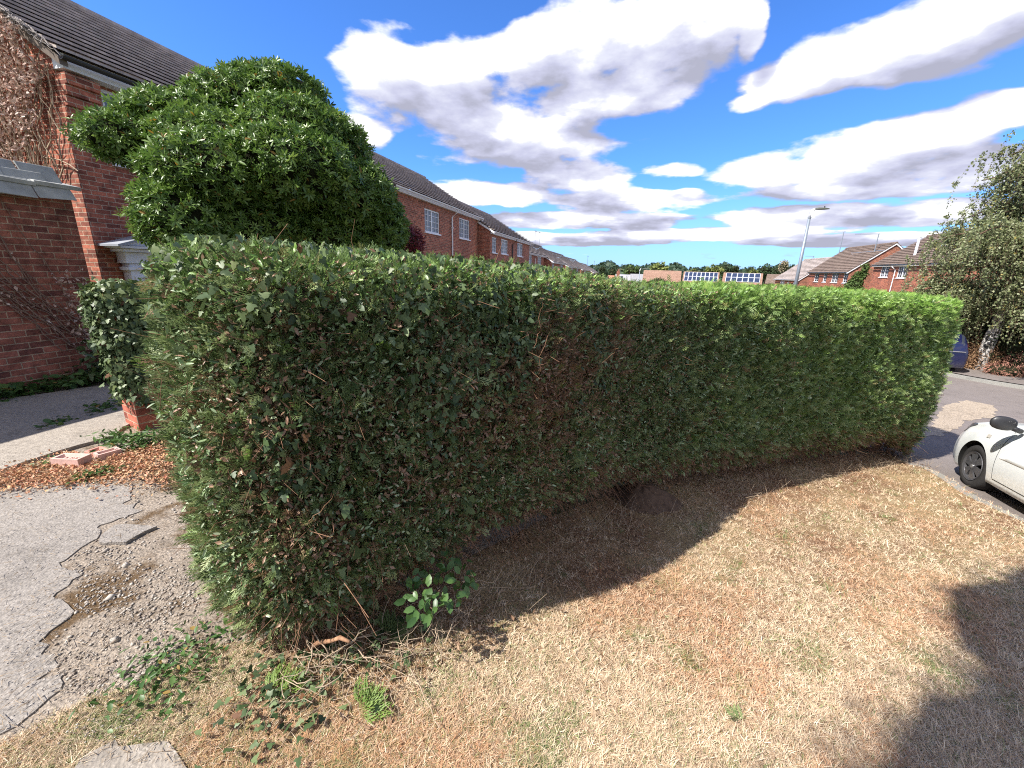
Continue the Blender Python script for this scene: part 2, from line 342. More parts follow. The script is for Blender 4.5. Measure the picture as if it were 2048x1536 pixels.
sheet('concrete_corner', pxpoly([(120, 1560), (170, 1520), (215, 1498), (262, 1486), (318, 1488), (345, 1505), (372, 1540), (380, 1640), (60, 1640)]), .08, .016, CONC2, thick=.04, jit=.03)
sheet('pale_drive', pxpoly([(-60, 952), (10, 948), (60, 930), (110, 908), (160, 893), (200, 886), (235, 872), (268, 850), (270, 800), (240, 776), (180, 778), (60, 795), (-20, 805), (-400, 860)]), .15, .030, CONC2, thick=.08, jit=.05)
# road side: paving beyond the lawn edge, road, far pavement
near_line = [tuple(p) for p in lawn_pts]
sheet('road', [(6.2, 6.3), *near_line, (9.5, -1.5), (30, 5), (27, 12), (22, 30), (30, 62), (14, 64), (2.0, 24), (3.6, 9.0)], .5, .002, ASPH)
far_px = [(1880, 748), (1925, 757), (1985, 768), (2048, 778), (2200, 800)]
fk = [gp(*p)[:2] for p in far_px]; fdir = unit(fk[2]-fk[0])
def edge_kerb(name, pts, wdt, h, label=None):
    P = np.array(pts); T = unit(np.gradient(P, axis=0)); Nn = np.column_stack([T[:, 1], -T[:, 0]]); z = zg(P[:, 0], P[:, 1]); V = []; F = []
    for p, nn, zz in zip(P, Nn, z): V += [(*(p), zz-.1), (*(p), zz+h), (*(p+nn*wdt), zz+h), (*(p+nn*wdt), zz-.1)]
    for i in range(len(P)-1):
        a = i*4
        for j in range(3): F.append((a+j, a+j+1, a+j+5, a+j+4))
    return mesh(name, V, F, KERB, kind='structure')
edge_kerb('kerb', catmull(lawn_pts, 4), .13, .012)
fkl = [fk[0]-fdir*9, fk[0]-fdir*4]+fk+[fk[-1]+(fk[-1]-fk[-2])*2]
nf = np.array([-fdir[1], fdir[0]]); nf = nf if nf[1] > 0 else -nf
fb = [p+nf*0.0 for p in fkl]
edge_kerb('far_kerb', fb, -.14 if np.dot(np.array([fdir[1], -fdir[0]]), nf) > 0 else .14, .10)
sheet('pavement', [*[tuple(p+nf*.16) for p in fb], *[tuple(p+nf*1.8) for p in fb[::-1]]], .4, .10, ASPH)
sheet('verge_soil', [*[tuple(p+nf*1.8) for p in fb], *[tuple(p+nf*12) for p in fb[::-1]]], .8, .10, EARTH)
dirt = [gp(*p)[:2] for p in ((1835, 872), (1868, 845), (1882, 815), (1925, 800), (1990, 812), (1985, 835), (1930, 842), (1915, 858), (1880, 872))]
sheet('straw_litter_band', [tuple(p) for p in dirt], .2, .007, m_conc('dusty_straw', (.26, .21, .16), (.40, .33, .25), 1.2, 40), jit=.08)
# ------------------------------------------------------------------ foliage templates
def kite(px, py, a, L, W, z0=0., z1=0.):
    c, s = math.cos(a), math.sin(a)
    return [(px, py, z0), (px+c*L*.45-s*W/2, py+s*L*.45+c*W/2, (z0+z1)/2+.01), (px+c*L, py+s*L, z1), (px+c*L*.45+s*W/2, py+s*L*.45-c*W/2, (z0+z1)/2+.01)]
def kites(L): V = np.array([v for k in L for v in k]); return V, np.arange(len(V)).reshape(-1, 4)
def spray_template(nb=8, sub=True, seed=1, w=.055):
    r = np.random.default_rng(seed); L = [kite(0, 0, 0, 1.0, w*.8, 0, -.12)]
    for i in range(nb):
        t = .12+.8*i/nb; sg = 1 if i % 2 else -1; a = sg*(.62+.2*r.random()); l = .50*(1-t*.55)*(.8+.4*r.random()); z = -.12*t
        L.append(kite(t, 0, a, l, w, z, z-.05*r.random()))
        if sub:
            for q in (.35, .65): L.append(kite(t+math.cos(a)*l*q, math.sin(a)*l*q, a-sg*.6, l*.42, w*.85, z, z+.04)); L.append(kite(t+math.cos(a)*l*q, math.sin(a)*l*q, a+sg*.5, l*.34, w*.8, z, z-.04)) if q < .5 else None
    return kites([k for k in L if k])
SPRAY_N = [spray_template(8, True, i, .06) for i in range(3)]; SPRAY_F = [spray_template(9, False, i+5, .085) for i in range(3)]
def leaf_template(w=.34, fold=.06, droop=-.12):     # lanceolate, folded along the midrib
    xs = [0, .3, .7, 1.0]; ws = [0, w*.85, w*.8, 0]; V = [(0, 0, 0)]
    for x, ww in zip(xs[1:3], ws[1:3]): z = droop*x*x; V += [(x, ww/2, z+fold), (x, 0, z), (x, -ww/2, z+fold)]
    V += [(1, 0, droop)]
    F = [(0, 2, 1, 1), (0, 3, 2, 2), (2, 5, 4, 1), (3, 6, 5, 2), (5, 7, 4, 4), (6, 7, 5, 5)]
    F = [(0, 2, 4+1, 1)] ; F = [(0, 2, 1, 0)]
    Q = [(2, 5, 4, 1), (3, 6, 5, 2)]; T = [(0, 2, 1), (0, 3, 2), (5, 7, 4), (6, 7, 5)]
    tris = T+[(a, b, c) for a, b, c, d in Q]+[(a, c, d) for a, b, c, d in Q]
    return np.array(V), np.array(tris)
LEAF = leaf_template(); BROAD = leaf_template(.62, .05, -.2)
def ivy_template(seed=0):
    r = np.random.default_rng(seed); out = [(0, .0), (-.12, .30), (.10, .52), (.28, .28), (.60, .30), (1.0, 0)]
    pts = [(x, y) for x, y in out]+[(x, -y) for x, y in out[::-1][1:-1]]; n = len(pts)
    V = [(.28, 0, 0)]+[(x*(.92+.16*r.random()), y*(.9+.2*r.random()), -.22*abs(y)-.12*x*x+.05) for x, y in pts]
    return np.array(V), np.array([(0, 1+i, 1+(i+1) % n) for i in range(n)])
IVY = [ivy_template(i) for i in range(3)]
CURL = (np.array([(0, 0, 0), (.4, .28, .15), (.5, 0, -.05), (.4, -.28, .18), (1, .1, .3)]), np.array([(0, 2, 1), (0, 3, 2), (1, 2, 4), (2, 3, 4)]))
def multi(temps, P, M, S, *attrs):
    k = len(temps); pick = rng.integers(0, k, len(P)); Vs, Fs, As, b = [], [], [[] for _ in attrs], 0
    S = np.broadcast_to(np.asarray(S, float), (len(P),))
    for i, (tv, tf) in enumerate(temps):
        s = pick == i; V, F, A = scatter(tv, tf, P[s], M[s], S[s], *[a[s] for a in attrs]); Vs.append(V); Fs.append(F+b); b += len(V)
        for j, a in enumerate(A): As[j].append(a)
    return np.vstack(Vs), np.vstack(Fs), [np.concatenate(a) for a in As]
def nz(P, s, seed=0.):      # cheap smooth noise, vectorised sum of sines
    x, y, z = P[:, 0]*s+seed, P[:, 1]*s+seed*1.7, P[:, 2]*s+seed*.6
    return (np.sin(x*1.7+np.sin(y*2.1+z))+np.sin(y*1.9+np.sin(z*2.3+x*.7))+np.sin(z*2.2+np.sin(x*1.3+y*1.1))+.6*np.sin(x*3.7-y*2.9+z*3.3))/3.6
# ------------------------------------------------------------------ hedge
def hedge_outline():
    f = catmull(FRONT, 12); t = unit(np.gradient(f, axis=0)); bk = f+np.column_stack([-t[:, 1], t[:, 0]])*.98
    cap = np.array([(-1.36, 2.05), (-1.38, 1.80), (-1.34, 1.58), (-1.22, 1.42), (-1.04, 1.33)])
    e = f[-1]; eb = bk[-1]; far = np.array([e+t[-1]*.16+(eb-e)*.12, e+t[-1]*.30+(eb-e)*.35, e+t[-1]*.30+(eb-e)*.7])
    O = np.vstack([cap, f, far, bk[::-1][:-1]])
    seg = np.linalg.norm(np.roll(O, -1, 0)-O, axis=1); S = np.concatenate([[0], np.cumsum(seg)])
    n = int(S[-1]/.05); q = np.linspace(0, S[-1], n, endpoint=False); Oc = np.vstack([O, O[:1]])
    return np.column_stack([np.interp(q, S, Oc[:, 0]), np.interp(q, S, Oc[:, 1])]), S[-1]
HO, HL = hedge_outline()
for _ in range(2): HO = (np.roll(HO, 1, 0)+HO*2+np.roll(HO, -1, 0))/4
HT = unit(np.roll(HO, -1, 0)-np.roll(HO, 1, 0)); HN = np.column_stack([HT[:, 1], -HT[:, 0]]); nH = len(HO)
S_A = .05*np.argmin(np.linalg.norm(HO-np.array(FRONT[0]), axis=1)); S_E = .05*np.argmin(np.linalg.norm(HO-np.array(FRONT[-1]), axis=1))
def ho(s): i = (s/.05) % nH; a = i.astype(int) % nH; b = (a+1) % nH; f = (i-np.floor(i))[:, None]; return HO[a]*(1-f)+HO[b]*f, unit(HN[a]*(1-f)+HN[b]*f)
def ztop(x): return np.interp(x, [-1.4, -.8, .35, .95, 2.5, 4.4, 6.3], [1.655, 1.645, 1.59, 1.505, 1.49, 1.455, 1.375])
def zbot(x, y): return zg(x, y)+np.interp(x, [-1.3, -.8, -.4, -.1, .35, .95, 2.5, 4.4, 5.7, 6.0, 6.3], [.05, .06, .20, .30, .30, .24, .16, .20, .34, .2, .05])
def hedge_points(s, t):
    p, n = ho(s); zt = ztop(p[:, 0]); zb = zbot(p[:, 0], p[:, 1]); H = zt-zb; z = zb+t*H
    P = np.column_stack([p, z]); lump = .045*nz(P, 2.3, 1.)+.028*nz(P, 6.5, 4.)+.018*nz(P, 15., 2.)
    rr = .09; dtop = np.clip((z-(zt-rr))/rr, 0, 1); inset = rr*(1-np.sqrt(np.clip(1-dtop**2, 0, 1)))
    bulge = .05*np.sin(np.pi*np.clip(t, 0, 1))-.10*np.clip(.16-t, 0, 1)/.16*.9-inset+lump
    P[:, :2] += n*bulge[:, None]; N3 = np.column_stack([n*np.sqrt(1-dtop**2*.85)[:, None], dtop*.92-.25*np.clip(.15-t, 0, 1)/.15]); return P, unit(N3)
hedge = empty('hedge', (2.5, 4.2, float(zg(2.5, 4.2))), label='long clipped conifer hedge running from driveway to road, dark faced with bright green top', cat='hedge')
def rel(V, o): return V-np.array(o.location)
def hedge_sprays(name, temps, s0, s1, ntop, nside, size, matl, tm=1.):
    s = s0+rnd(nside)*(s1-s0); t = rnd(nside)**.95*tm; P, Nm = hedge_points(s, t); side = np.ones(nside)
    st_ = s0+rnd(ntop)*(s1-s0); pf, nf_ = ho(st_); ww = rnd(ntop)*.86+.10; q = pf-nf_*ww[:, None]
    PT = np.column_stack([q, ztop(q[:, 0])]); PT[:, 2] += .03*nz(PT, 3., 2.)-.015; NT_ = np.tile([0, 0, 1.], (ntop, 1))
    P = np.vstack([P, PT]); Nm = np.vstack([Nm, NT_]); t = np.concatenate([t, np.full(ntop, 1.1)]); s = np.concatenate([s, st_]); n = len(P)
    depth = rnd(n)**1.4*.12; P = P-Nm*depth[:, None]
    tan = np.array([.15, .0, .75])
    xd = Nm*(.30+.55*rnd(n))[:, None]+np.array([0, 0, 1.])*(.30+.6*rnd(n))[:, None]*(t < 1.05)[:, None]*np.where(t < .25, .2, 1.)[:, None]*np.where(t > .86, .35, 1.)[:, None]+gauss(n, 3)*.48
    zd = Nm*.9+np.array([0, 0, .35])+gauss(n, 3)*.55
    tone_n = nz(P, 2.1, 7.)*.5+nz(P, 7., 3.)*.35
    sf = s-S_A
    dead = np.clip(1-np.abs(sf-1.1)/1.15, 0, 1)*np.clip(1-np.abs(t-.52)/.42, 0, 1)*1.5
    pd = .06+.85*np.clip(dead*.66+tone_n*1.1, 0, 1)*(dead > .02)+.70*np.clip((.17-t)/.17, 0, 1)*(sf > .3)+.8*np.clip(tone_n-.36, 0, 1)
    tone = (rnd(n) < pd)*(.65+.35*rnd(n)); tone = np.where(t > 1.0, (rnd(n) < .05)*.8, tone)
    fr = np.clip((t-.86)/.12, 0, 1)*(.45+.55*rnd(n))*np.clip((sf+.4)/1.4, .35, 1)*(.75+.5*nz(P, 1.4, 9.)); fr += np.clip((sf-3.2)/3., 0, 1)*.60*rnd(n)*np.clip(t*1.2+.05, 0, 1)  # new growth on top; far face also painted brighter for its grazing sun
    fr += (rnd(n) < .04)*.5
    S = size*(.6+.7*rnd(n))*np.where(t > .93, .80, 1.)
    big = rnd(n) < .02*np.clip((t-.85)*8, 0.15, 1.5); S = np.where(big & (t > .3), S*1.45, S)
    V, F, A = multi(temps, P, frames(xd, zd), S, rnd(n), tone, np.clip(fr, 0, 1))
    return mesh(name, rel(V, hedge), F, matl, hedge, attrs=dict(rnd=A[0], tone=A[1], tint=A[2]))
CONIF = m_leaf('conifer_foliage', [(.042, .066, .024), (.115, .168, .058), (.215, .285, .105), (.39, .45, .22)], [(.22, .105, .062), (.34, .20, .13), (.13, .07, .045)], .5, .35, .3, ((.16, .32, .045), (.31, .47, .09)))
S_END0, S_FAR = 0.0, S_A+3.0
hedge_sprays('near_foliage', SPRAY_N, S_END0, S_FAR, 9000, 25000, .064, CONIF)
hedge_sprays('far_foliage', SPRAY_F, S_FAR, S_E+1.15, 15000, 37000, .088, CONIF)
hedge_sprays('back_foliage', SPRAY_F, S_E+1.15, HL, 50, 14000, .085, CONIF, .93)
def hull():
    m, n = mat('hedge_interior'); g = n.noise(n.obj(), 40, 5, .7); n.bsdf(n.ramp(g, [(.3, (.010, .008, .006)), (.6, (.035, .024, .016)), (.75, (.07, .04, .025))]), .95, .1, g, 1., .03)  # near-black hull colour stands in for the shade deep between sprays
    k = nH; rows = [];
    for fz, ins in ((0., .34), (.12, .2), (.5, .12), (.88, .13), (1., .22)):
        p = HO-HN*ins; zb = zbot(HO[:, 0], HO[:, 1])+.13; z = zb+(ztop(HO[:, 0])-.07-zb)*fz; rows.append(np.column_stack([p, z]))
    V = np.vstack(rows); I = np.arange(5*k).reshape(5, k); F = np.stack([I[:-1], np.roll(I[:-1], -1, 1), np.roll(I[1:], -1, 1), I[1:]], -1).reshape(-1, 4)
    # lids: bridge front to back across the strip
    F = [tuple(f) for f in F]
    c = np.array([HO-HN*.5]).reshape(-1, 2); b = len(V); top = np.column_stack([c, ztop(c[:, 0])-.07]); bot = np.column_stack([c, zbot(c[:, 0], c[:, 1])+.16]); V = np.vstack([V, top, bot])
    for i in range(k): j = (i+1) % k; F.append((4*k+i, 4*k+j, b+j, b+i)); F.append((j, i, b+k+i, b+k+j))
    mesh('dark_core', rel(V, hedge), F, m, hedge)
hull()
CHIP = m_leaf('clipped_tips', [(.040, .080, .028), (.12, .20, .075), (.28, .38, .19), (.48, .55, .37)], [(.30, .165, .105), (.42, .28, .19), (.15, .08, .05)], .42, .4, .25, ((.19, .36, .06), (.34, .50, .12)))  # palest greens stand in for whitish highlights on the sunlit hedge end
def chips(name, temp, K, s0, s1, size, deadness, kind=None, t0=.0):
    s = s0+rnd(K)*(s1-s0); t = t0+rnd(K)*(1.0-t0); P, Nm = hedge_points(s, t); sf = s-S_A; P = P+Nm*(.02-.07*rnd(K)**1.5)[:, None]; tn = nz(P, 2.1, 7.)*.5+nz(P, 7., 3.)*.35
    dead = np.clip(1-np.abs(sf-1.1)/1.3, 0, 1)*np.clip(1-np.abs(t-.50)/.46, 0, 1)*1.5; tone = (rnd(K) < np.clip(deadness+.9*np.clip(dead*.6+tn*.8, 0, 1)*(dead > .02)+.5*np.clip((.2-t)/.2, 0, 1), 0, .92))*1.
    fr = np.clip((t-.8)/.15, 0, 1)*rnd(K)+np.clip((sf-3.)/3., 0, 1)*.5*rnd(K); xd = Nm*.5+gauss(K, 3)*.7+np.array([0, 0, .25]); V, F, A = scatter(*temp, P, frames(xd, Nm*.7+np.array([0, 0, .5])+gauss(K, 3)*.5), size*(.5+1.*rnd(K)), rnd(K), tone, np.clip(fr, 0, 1)*(1-tone))  # far chips coloured brighter too, to match the grazing sun there
    mesh(name, rel(V, hedge), F, CHIP, hedge, attrs=dict(rnd=A[0], tone=A[1], tint=A[2]), kind='stuff')
chips('clipped_tips', LEAF, 26000, S_END0, S_A+3.2, .024, .05); chips('curled_dead_leaves', CURL, 19000, S_A-.25, S_A+3.6, .019, .50)
chips('far_clipped_tips', LEAF, 30000, S_A+3., S_E+1., .040, .04)
BARK = m_simple('brown_bark', (.13, .085, .06), .9, .15, .35, 25, bstr=.6); TWIG = m_simple('dead_twigs', (.24, .135, .085), .9, .1, .35, 9); TWIGP = m_simple('pale_twigs', (.36, .28, .2), .9, .1, .3, 9)
def hedge_stems():
    b = MB()
    for i, sf in enumerate(np.arange(.35, S_E-S_A-.1, .62)):
        p, n = ho(np.array([S_A+sf])); c = p[0]-n[0]*.42; z = float(zg(*c)); a = gauss(4, 2)*.05
        b.tube([(c[0], c[1], z-.1), (c[0]+a[0, 0], c[1]+a[0, 1], z+.25), (c[0]+a[1, 0]*2, c[1]+a[1, 1]*2, z+.6), (c[0]+a[2, 0]*3, c[1]+a[2, 1]*3, z+1.)], [.055, .045, .035, .02], 8)
        for k in range(3): e = c+n[0]*(.22+.1*rnd())+gauss(2)*.10; b.tube([(c[0], c[1], z+.1+.1*k), ((c[0]+e[0])/2, (c[1]+e[1])/2, z+.13+.12*k), (e[0], e[1], z+.22+.16*k)], [.018, .013, .006], 5)
    b.V = [tuple(np.array(v)-np.array(hedge.location)) for v in b.V]; b.build('trunks', BARK, hedge, True)
hedge_stems()
def twigs(name, K, s0, s1, t0, t1, L, r, matl, outw=.5, down=0., seedp=None):
    s = s0+rnd(K)*(s1-s0); t = t0+rnd(K)*(t1-t0); P, Nm = hedge_points(s, t); P = P-Nm*(.10+.05*rnd(K))[:, None]
    d = unit(Nm*outw+gauss(K, 3)*.6+np.array([0, 0, -down])); l = L*(.4+rnd(K)); q = np.linspace(0, 1, 5)
    Q = P[:, None]+d[:, None]*(q[None, :, None]*l[:, None, None])+gauss(K, 1, 3)*.05*(q**2)[None, :, None]+gauss(K, 5, 3)*.006
    V, F = tubes(Q, r*(.5+rnd(K)), 3); return mesh(name, rel(V, hedge), F, matl, hedge, kind='stuff')
twigs('dead_twigs', 9000, S_A-.5, S_A+3.4, .10, .95, .13, .0016, TWIG, .7)
twigs('lower_twigs', 5200, S_A-.2, S_E, -.06, .2, .22, .0017, TWIG, .35, .25)
twigs('pale_twigs', 900, S_A-.9, S_A+5, .1, 1.0, .09, .0011, TWIGP, .8)
# ivy through the near end of the hedge
IVYM = m_leaf('ivy_leaf', [(.024, .046, .018), (.055, .092, .034), (.095, .14, .055), (.17, .22, .10)], [(.19, .09, .045), (.13, .065, .035)], .48, .35, .15, ((.18, .21, .07), (.10, .15, .05)))
def hedge_ivy():
    K = 19000; s = S_A-.75+rnd(K)*4.0; t = rnd(K)*1.12; sf = s-S_A
    dens = np.clip((t-.30)/.45, 0.20, 1)*np.clip(1.15-np.clip(sf-1.6, 0, 9)/1.7, .05, 1)*np.where(sf < -.12, np.clip((t-.62)/.3, .03, .75), 1.); P, Nm = hedge_points(s, np.minimum(t, 1.))
    dens *= np.clip(.45+1.5*nz(P*np.array([1, 1, .4]), 5., 5.)+.5*nz(P, 2., 2.), .05, 1.); dens *= np.where((t > .97), .8, 1); dens = np.clip(dens+np.clip((t-.80)/.12, 0, 1)*np.clip(1.6-np.abs(sf-.3), 0, 1)*.45, 0, 1)
    k = rnd(K) < dens; P, Nm, t, sf = P[k], Nm[k], t[k], sf[k]; n = len(P); top = t > 1.; P[top, :2] -= Nm[top, :2]*.0; P[top] += np.column_stack([-ho(s[k][top])[1]*(rnd(top.sum())*.5)[:, None], np.zeros(top.sum())])
    P = P+Nm*(.01+.035*rnd(n))[:, None]; xd = np.array([0, 0, -1.])+gauss(n, 3)*.55+Nm*.1; zd = Nm+gauss(n, 3)*.45+np.array([0, 0, .25])
    S = (.015+.024*rnd(n)**1.9); S = np.where(rnd(n) < .06, S*1.45, S); V, F, A = multi(IVY, P, frames(xd, zd), S, rnd(n), (rnd(n) < .035)*.9, np.where(t > .93, (rnd(n) < .45)*.8*rnd(n), 0.))  # top leaves coloured paler to imitate the sunlit zone
    o = empty('ivy', (-.6, 1.4, 0), label='dark glossy ivy climbing over the near end of the conifer hedge', cat='ivy')
    mesh('leaves', rel(V, o), F, IVYM, o, attrs=dict(rnd=A[0], tone=A[1], tint=A[2]))
    K = 60; s = S_A-.3+rnd(K)*2.6; P, Nm = hedge_points(s, .1+.5*rnd(K)); P = P-Nm*.03; q = np.linspace(0, 1, 14); d = np.column_stack([gauss(K)*.12, gauss(K)*.12, .25+.35*rnd(K)])
    Q = P[:, None]+d[:, None]*q[None, :, None]+np.cumsum(gauss(K, 14, 3)*.012, 1); V, F = tubes(Q, .0014+.0012*rnd(K), 4); mesh('stems', rel(V, o), F, TWIG, o)
hedge_ivy()
# ------------------------------------------------------------------ street houses (local x = away from terrace across the street, y = along it)
def house(name, label, a0, a1, f, depth, eave, ridge, wins, side=-1, rise=None, gut=WHITE, fascia=WHITE, pipes=(), brick=BRICK, tile=TILE, base=-1.6, group=None, verge=(WHITE,), over=.28, fas_h=.26, cat='house', winglass=NET, n_bars=2, rows=True):
    """f: offset of the front wall; side -1: house stands on the low-offset side and faces +offset, +1 the mirror image"""
    am = (a0+a1)/2; loc = st(f, am, base); H = empty(name, tuple(loc), -AZ, label=label, cat=cat, group=group)
    s = side; L = a1-a0; y0, y1 = -L/2, L/2; ez, rz = eave-base, ridge-base; xb = s*depth; mid = xb/2
    # walls: front with openings, gables, back
    ys = sorted({y0, y1, *[w_[0]-am for w_ in wins], *[w_[1]-am for w_ in wins]}); V = []; F = []
    def quad(p): b = len(V); V.extend(p); F.append((b, b+1, b+2, b+3))
    for i in range(len(ys)-1):
        ya, yb = ys[i], ys[i+1]; c = (ya+yb)/2+am; ws = [w_ for w_ in wins if w_[0] < c < w_[1]]; z = 0.
        for w_ in sorted(ws, key=lambda q: q[2]):
            quad([(0, ya, z), (0, yb, z), (0, yb, w_[2]-base), (0, ya, w_[2]-base)]); z = w_[3]-base
        quad([(0, ya, z), (0, yb, z), (0, yb, ez), (0, ya, ez)])
    for w_ in wins:
        a, b, c, d = w_[0]-am, w_[1]-am, w_[2]-base, w_[3]-base; r = s*.12
        quad([(0, a, c), (r, a, c), (r, b, c), (0, b, c)]); quad([(0, a, d), (r, a, d), (r, b, d), (0, b, d)]); quad([(0, a, c), (r, a, c), (r, a, d), (0, a, d)]); quad([(0, b, c), (r, b, c), (r, b, d), (0, b, d)])
    for y in (y0, y1): b = len(V); V.extend([(0, y, 0), (xb, y, 0), (xb, y, ez), (mid, y, rz-.06), (0, y, ez)]); F.append((b, b+1, b+2, b+3, b+4))
    quad([(xb, y0, 0), (xb, y1, 0), (xb, y1, ez), (xb, y0, ez)]); mesh('wall', V, F, brick, H)
    # roof in stepped courses
    R_ = MB(); run = abs(mid)+over; slope = (rz-ez)/abs(mid); ze = ez-over*slope+.06; nrow = max(4, int(math.hypot(run, rz-ze)/.30)) if rows else 1; va, vb = y0-.10, y1+.10
    for sd in (0, 1):
        for i in range(nrow):
            t0, t1 = i/nrow, (i+1)/nrow+.012
            def X_(t): q = -s*over+s*run*t; return q if sd == 0 else xb-q
            x_a, x_b = X_(t0), X_(min(t1, 1)); za, zb = ze+(rz-ze)*t0, ze+(rz-ze)*min(t1, 1); th = .10 if rows else .05
            R_.add([(x_a, va, za+th), (x_a, vb, za+th), (x_b, vb, zb+.004), (x_b, va, zb+.004), (x_a, va, za+.062), (x_a, vb, za+.062), (x_b, vb, zb-.03), (x_b, va, zb-.03)],
                   [(0, 1, 2, 3), (0, 4, 5, 1), (4, 7, 6, 5), (0, 3, 7, 4), (1, 5, 6, 2)])
    rf = R_.build('roof', tile, H); rb = MB()
    rb.tube([(mid, va, rz+.02), (mid, vb, rz+.02)], .11, 8); rb.build('ridge_tiles', tile, rf)
    x_out = -s*(over-.02); x_in = -s*.015; b = MB(); b.box(min(x_out+s*.09, x_in), max(x_out+s*.09, x_in), y0+.0, y1-.0, ez-fas_h, ez-.02-over*slope*.35); b.build('fascia', fascia, H)
    g = MB(); xg = -s*(over+.045); zg_ = ze-.02; n = 8
    pr = [(xg+.062*math.cos(math.pi+math.pi*k/n), zg_+.062*math.sin(math.pi+math.pi*k/n)) for k in range(n+1)]; pr += [(xg+.055*math.cos(2*math.pi-math.pi*k/n), zg_+.055*math.sin(2*math.pi-math.pi*k/n)) for k in range(n+1)]
    g.add([(x, va, z) for x, z in pr]+[(x, vb, z) for x, z in pr], [(i, (i+1) % len(pr), len(pr)+(i+1) % len(pr), len(pr)+i) for i in range(len(pr))]+[tuple(range(len(pr))), tuple(range(len(pr), 2*len(pr)))])
    gt = g.build('gutter', gut, H)
    for (pa, pm) in pipes:
        y = pa-am; b = MB(); xo = -s*.06; b.tube([(xg, y, zg_-.04), (xg, y, zg_-.16), (xo, y-.12, zg_-.42), (xo, y-.12, .1)], .038, 8)
        for zc in (1.5, 3., ez-1.1): b.box(xo-.05, xo+.05, y-.17, y-.07, zc, zc+.05)
        b.build('downpipe', pm, H)
    for y, sg in ((y0, -1), (y1, 1)):
        b = MB()
        for k in (0, 1):
            xa, xe = (-s*over, mid) if k == 0 else (xb+s*over, mid); ya_, yb_ = (y+sg*.0, y+sg*.105); ya_, yb_ = min(ya_, yb_), max(ya_, yb_)
            b.add([(xa, ya_, ze-.15), (xe, ya_, rz-.17), (xe, ya_, rz-.04), (xa, ya_, ze-.03), (xa, yb_, ze-.15), (xe, yb_, rz-.17), (xe, yb_, rz-.04), (xa, yb_, ze-.03)], [(0, 1, 2, 3), (4, 7, 6, 5), (0, 4, 5, 1), (0, 3, 7, 4)])
        b.build('verge', verge[0], rf)
    for w_ in wins:
        a, b_, c, d = w_[0]-am, w_[1]-am, w_[2]-base, w_[3]-base; xf = s*.07; fr = MB(); t = .055; nl = w_[4] if len(w_) > 4 else 2
        def bx(ya, yb, za, zb, dx=.0): fr.box(xf-.03-dx, xf+.03, ya, yb, za, zb)
        bx(a, b_, d-t, d); bx(a, b_, c, c+t); bx(a, a+t, c+t, d-t); bx(b_-t, b_, c+t, d-t)
        for i in range(1, nl): y = a+(b_-a)*i/nl; bx(y-.04, y+.04, c+t, d-t, .008)
        for i in range(nl):
            ya, yb = a+(b_-a)*i/nl, a+(b_-a)*(i+1)/nl; ym = (ya+yb)/2; xq = xf-s*.006
            fr.box(xq-.008, xq+.008, ym-.009, ym+.009, c+t, d-t)
            for k in (1, 2, 3)[:n_bars+1]: zz = c+(d-c)*k/(n_bars+2); fr.box(xq-.008, xq+.008, ya+.04, yb-.04, zz-.009, zz+.009)
        wo_ = fr.build('window', WHITE, H)
        p = MB(); p.box(xf+s*.012-.004, xf+s*.012+.004, a+t, b_-t, c+t, d-t); p.build('pane', winglass, wo_)
        p = MB(); p.box(min(-s*.06, xf), max(-s*.06, xf), a-.05, b_+.05, c-.06, c-.002); p.build('sill', WHITE, wo_)
    return H
h1 = house('brick_house', 'nearest red brick house with dark gutter, white porch and dead creeper on its gable', 5.4, 14.9, -9, 7., 4.75, 6.98,
    [(6.0, 7.3, 3.25, 4.42, 2), (10.5, 12.1, 3.25, 4.42, 2), (8.5, 10., .6, 1.7, 2)], gut=BLACKPL, verge=(BARKV,), over=.34, base=-.5, fas_h=.30)
GT = 'terrace houses stepping down the left side of the street'
house('brick_house', 'red brick house behind the evergreen bush with white gutter and central white downpipe', 15.0, 25.25, -9, 7., 4.72, 6.9,
    [(18.15, 19.75, 3.2, 4.2, 2), (22.3, 23.9, 3.25, 4.3, 2)], pipes=((21.3, WHITE),), base=-1.2, group=GT)
house('brick_house', 'red brick terrace house with black downpipe between three upstairs windows', 25.35, 36.3, -8.2, 7.2, 3.98, 6.1,
    [(25.75, 26.7, 2.66, 3.58, 1), (27.7, 29.4, 2.68, 3.62, 2), (32.1, 33.9, 2.7, 3.66, 2)], pipes=((30.6, BLACKPL),), base=-2., group=GT)
house('brick_house', 'fourth terrace house down the left side, white gutter and white downpipe above the hedge', 36.4, 47.6, -9, 7., 3.36, 5.5,
    [(39.3, 41.2, 2.1, 3.05, 2), (44, 46.1, 2.1, 3.08, 2)], pipes=((42.6, WHITE),), base=-2.8, group=GT)
house('brick_house', 'fifth terrace house down the left side with short white fascia boards', 47.7, 59.1, -8.2, 7., 2.8, 4.9, [(48.6, 50., 1.6, 2.55, 1), (55, 57.2, 1.6, 2.55, 2)], base=-3.4, group=GT)
house('brick_house', 'sixth terrace house down the left side, gable lit orange', 61., 80.5, -8.2, 7., 2.5, 4.6, [(66, 69.5, 1.2, 2.25, 2), (74, 77, 1.2, 2.2, 2)], base=-4., group=GT)
house('brick_house', 'seventh terrace house down the left side behind a small lean-to roof', 82, 102, -8.2, 7., 2.25, 4.4, [(88, 93, .8, 1.9, 2)], base=-5, group=GT)
house('brick_house', 'last terrace house down the left side with bright white sloping verge', 112, 133, -8.2, 7.5, 1.75, 4.0, [(114, 119, .3, 1.4, 2), (124, 128, .3, 1.4, 2)], base=-6, group=GT)
GR = 'brick houses on the right side of the street'
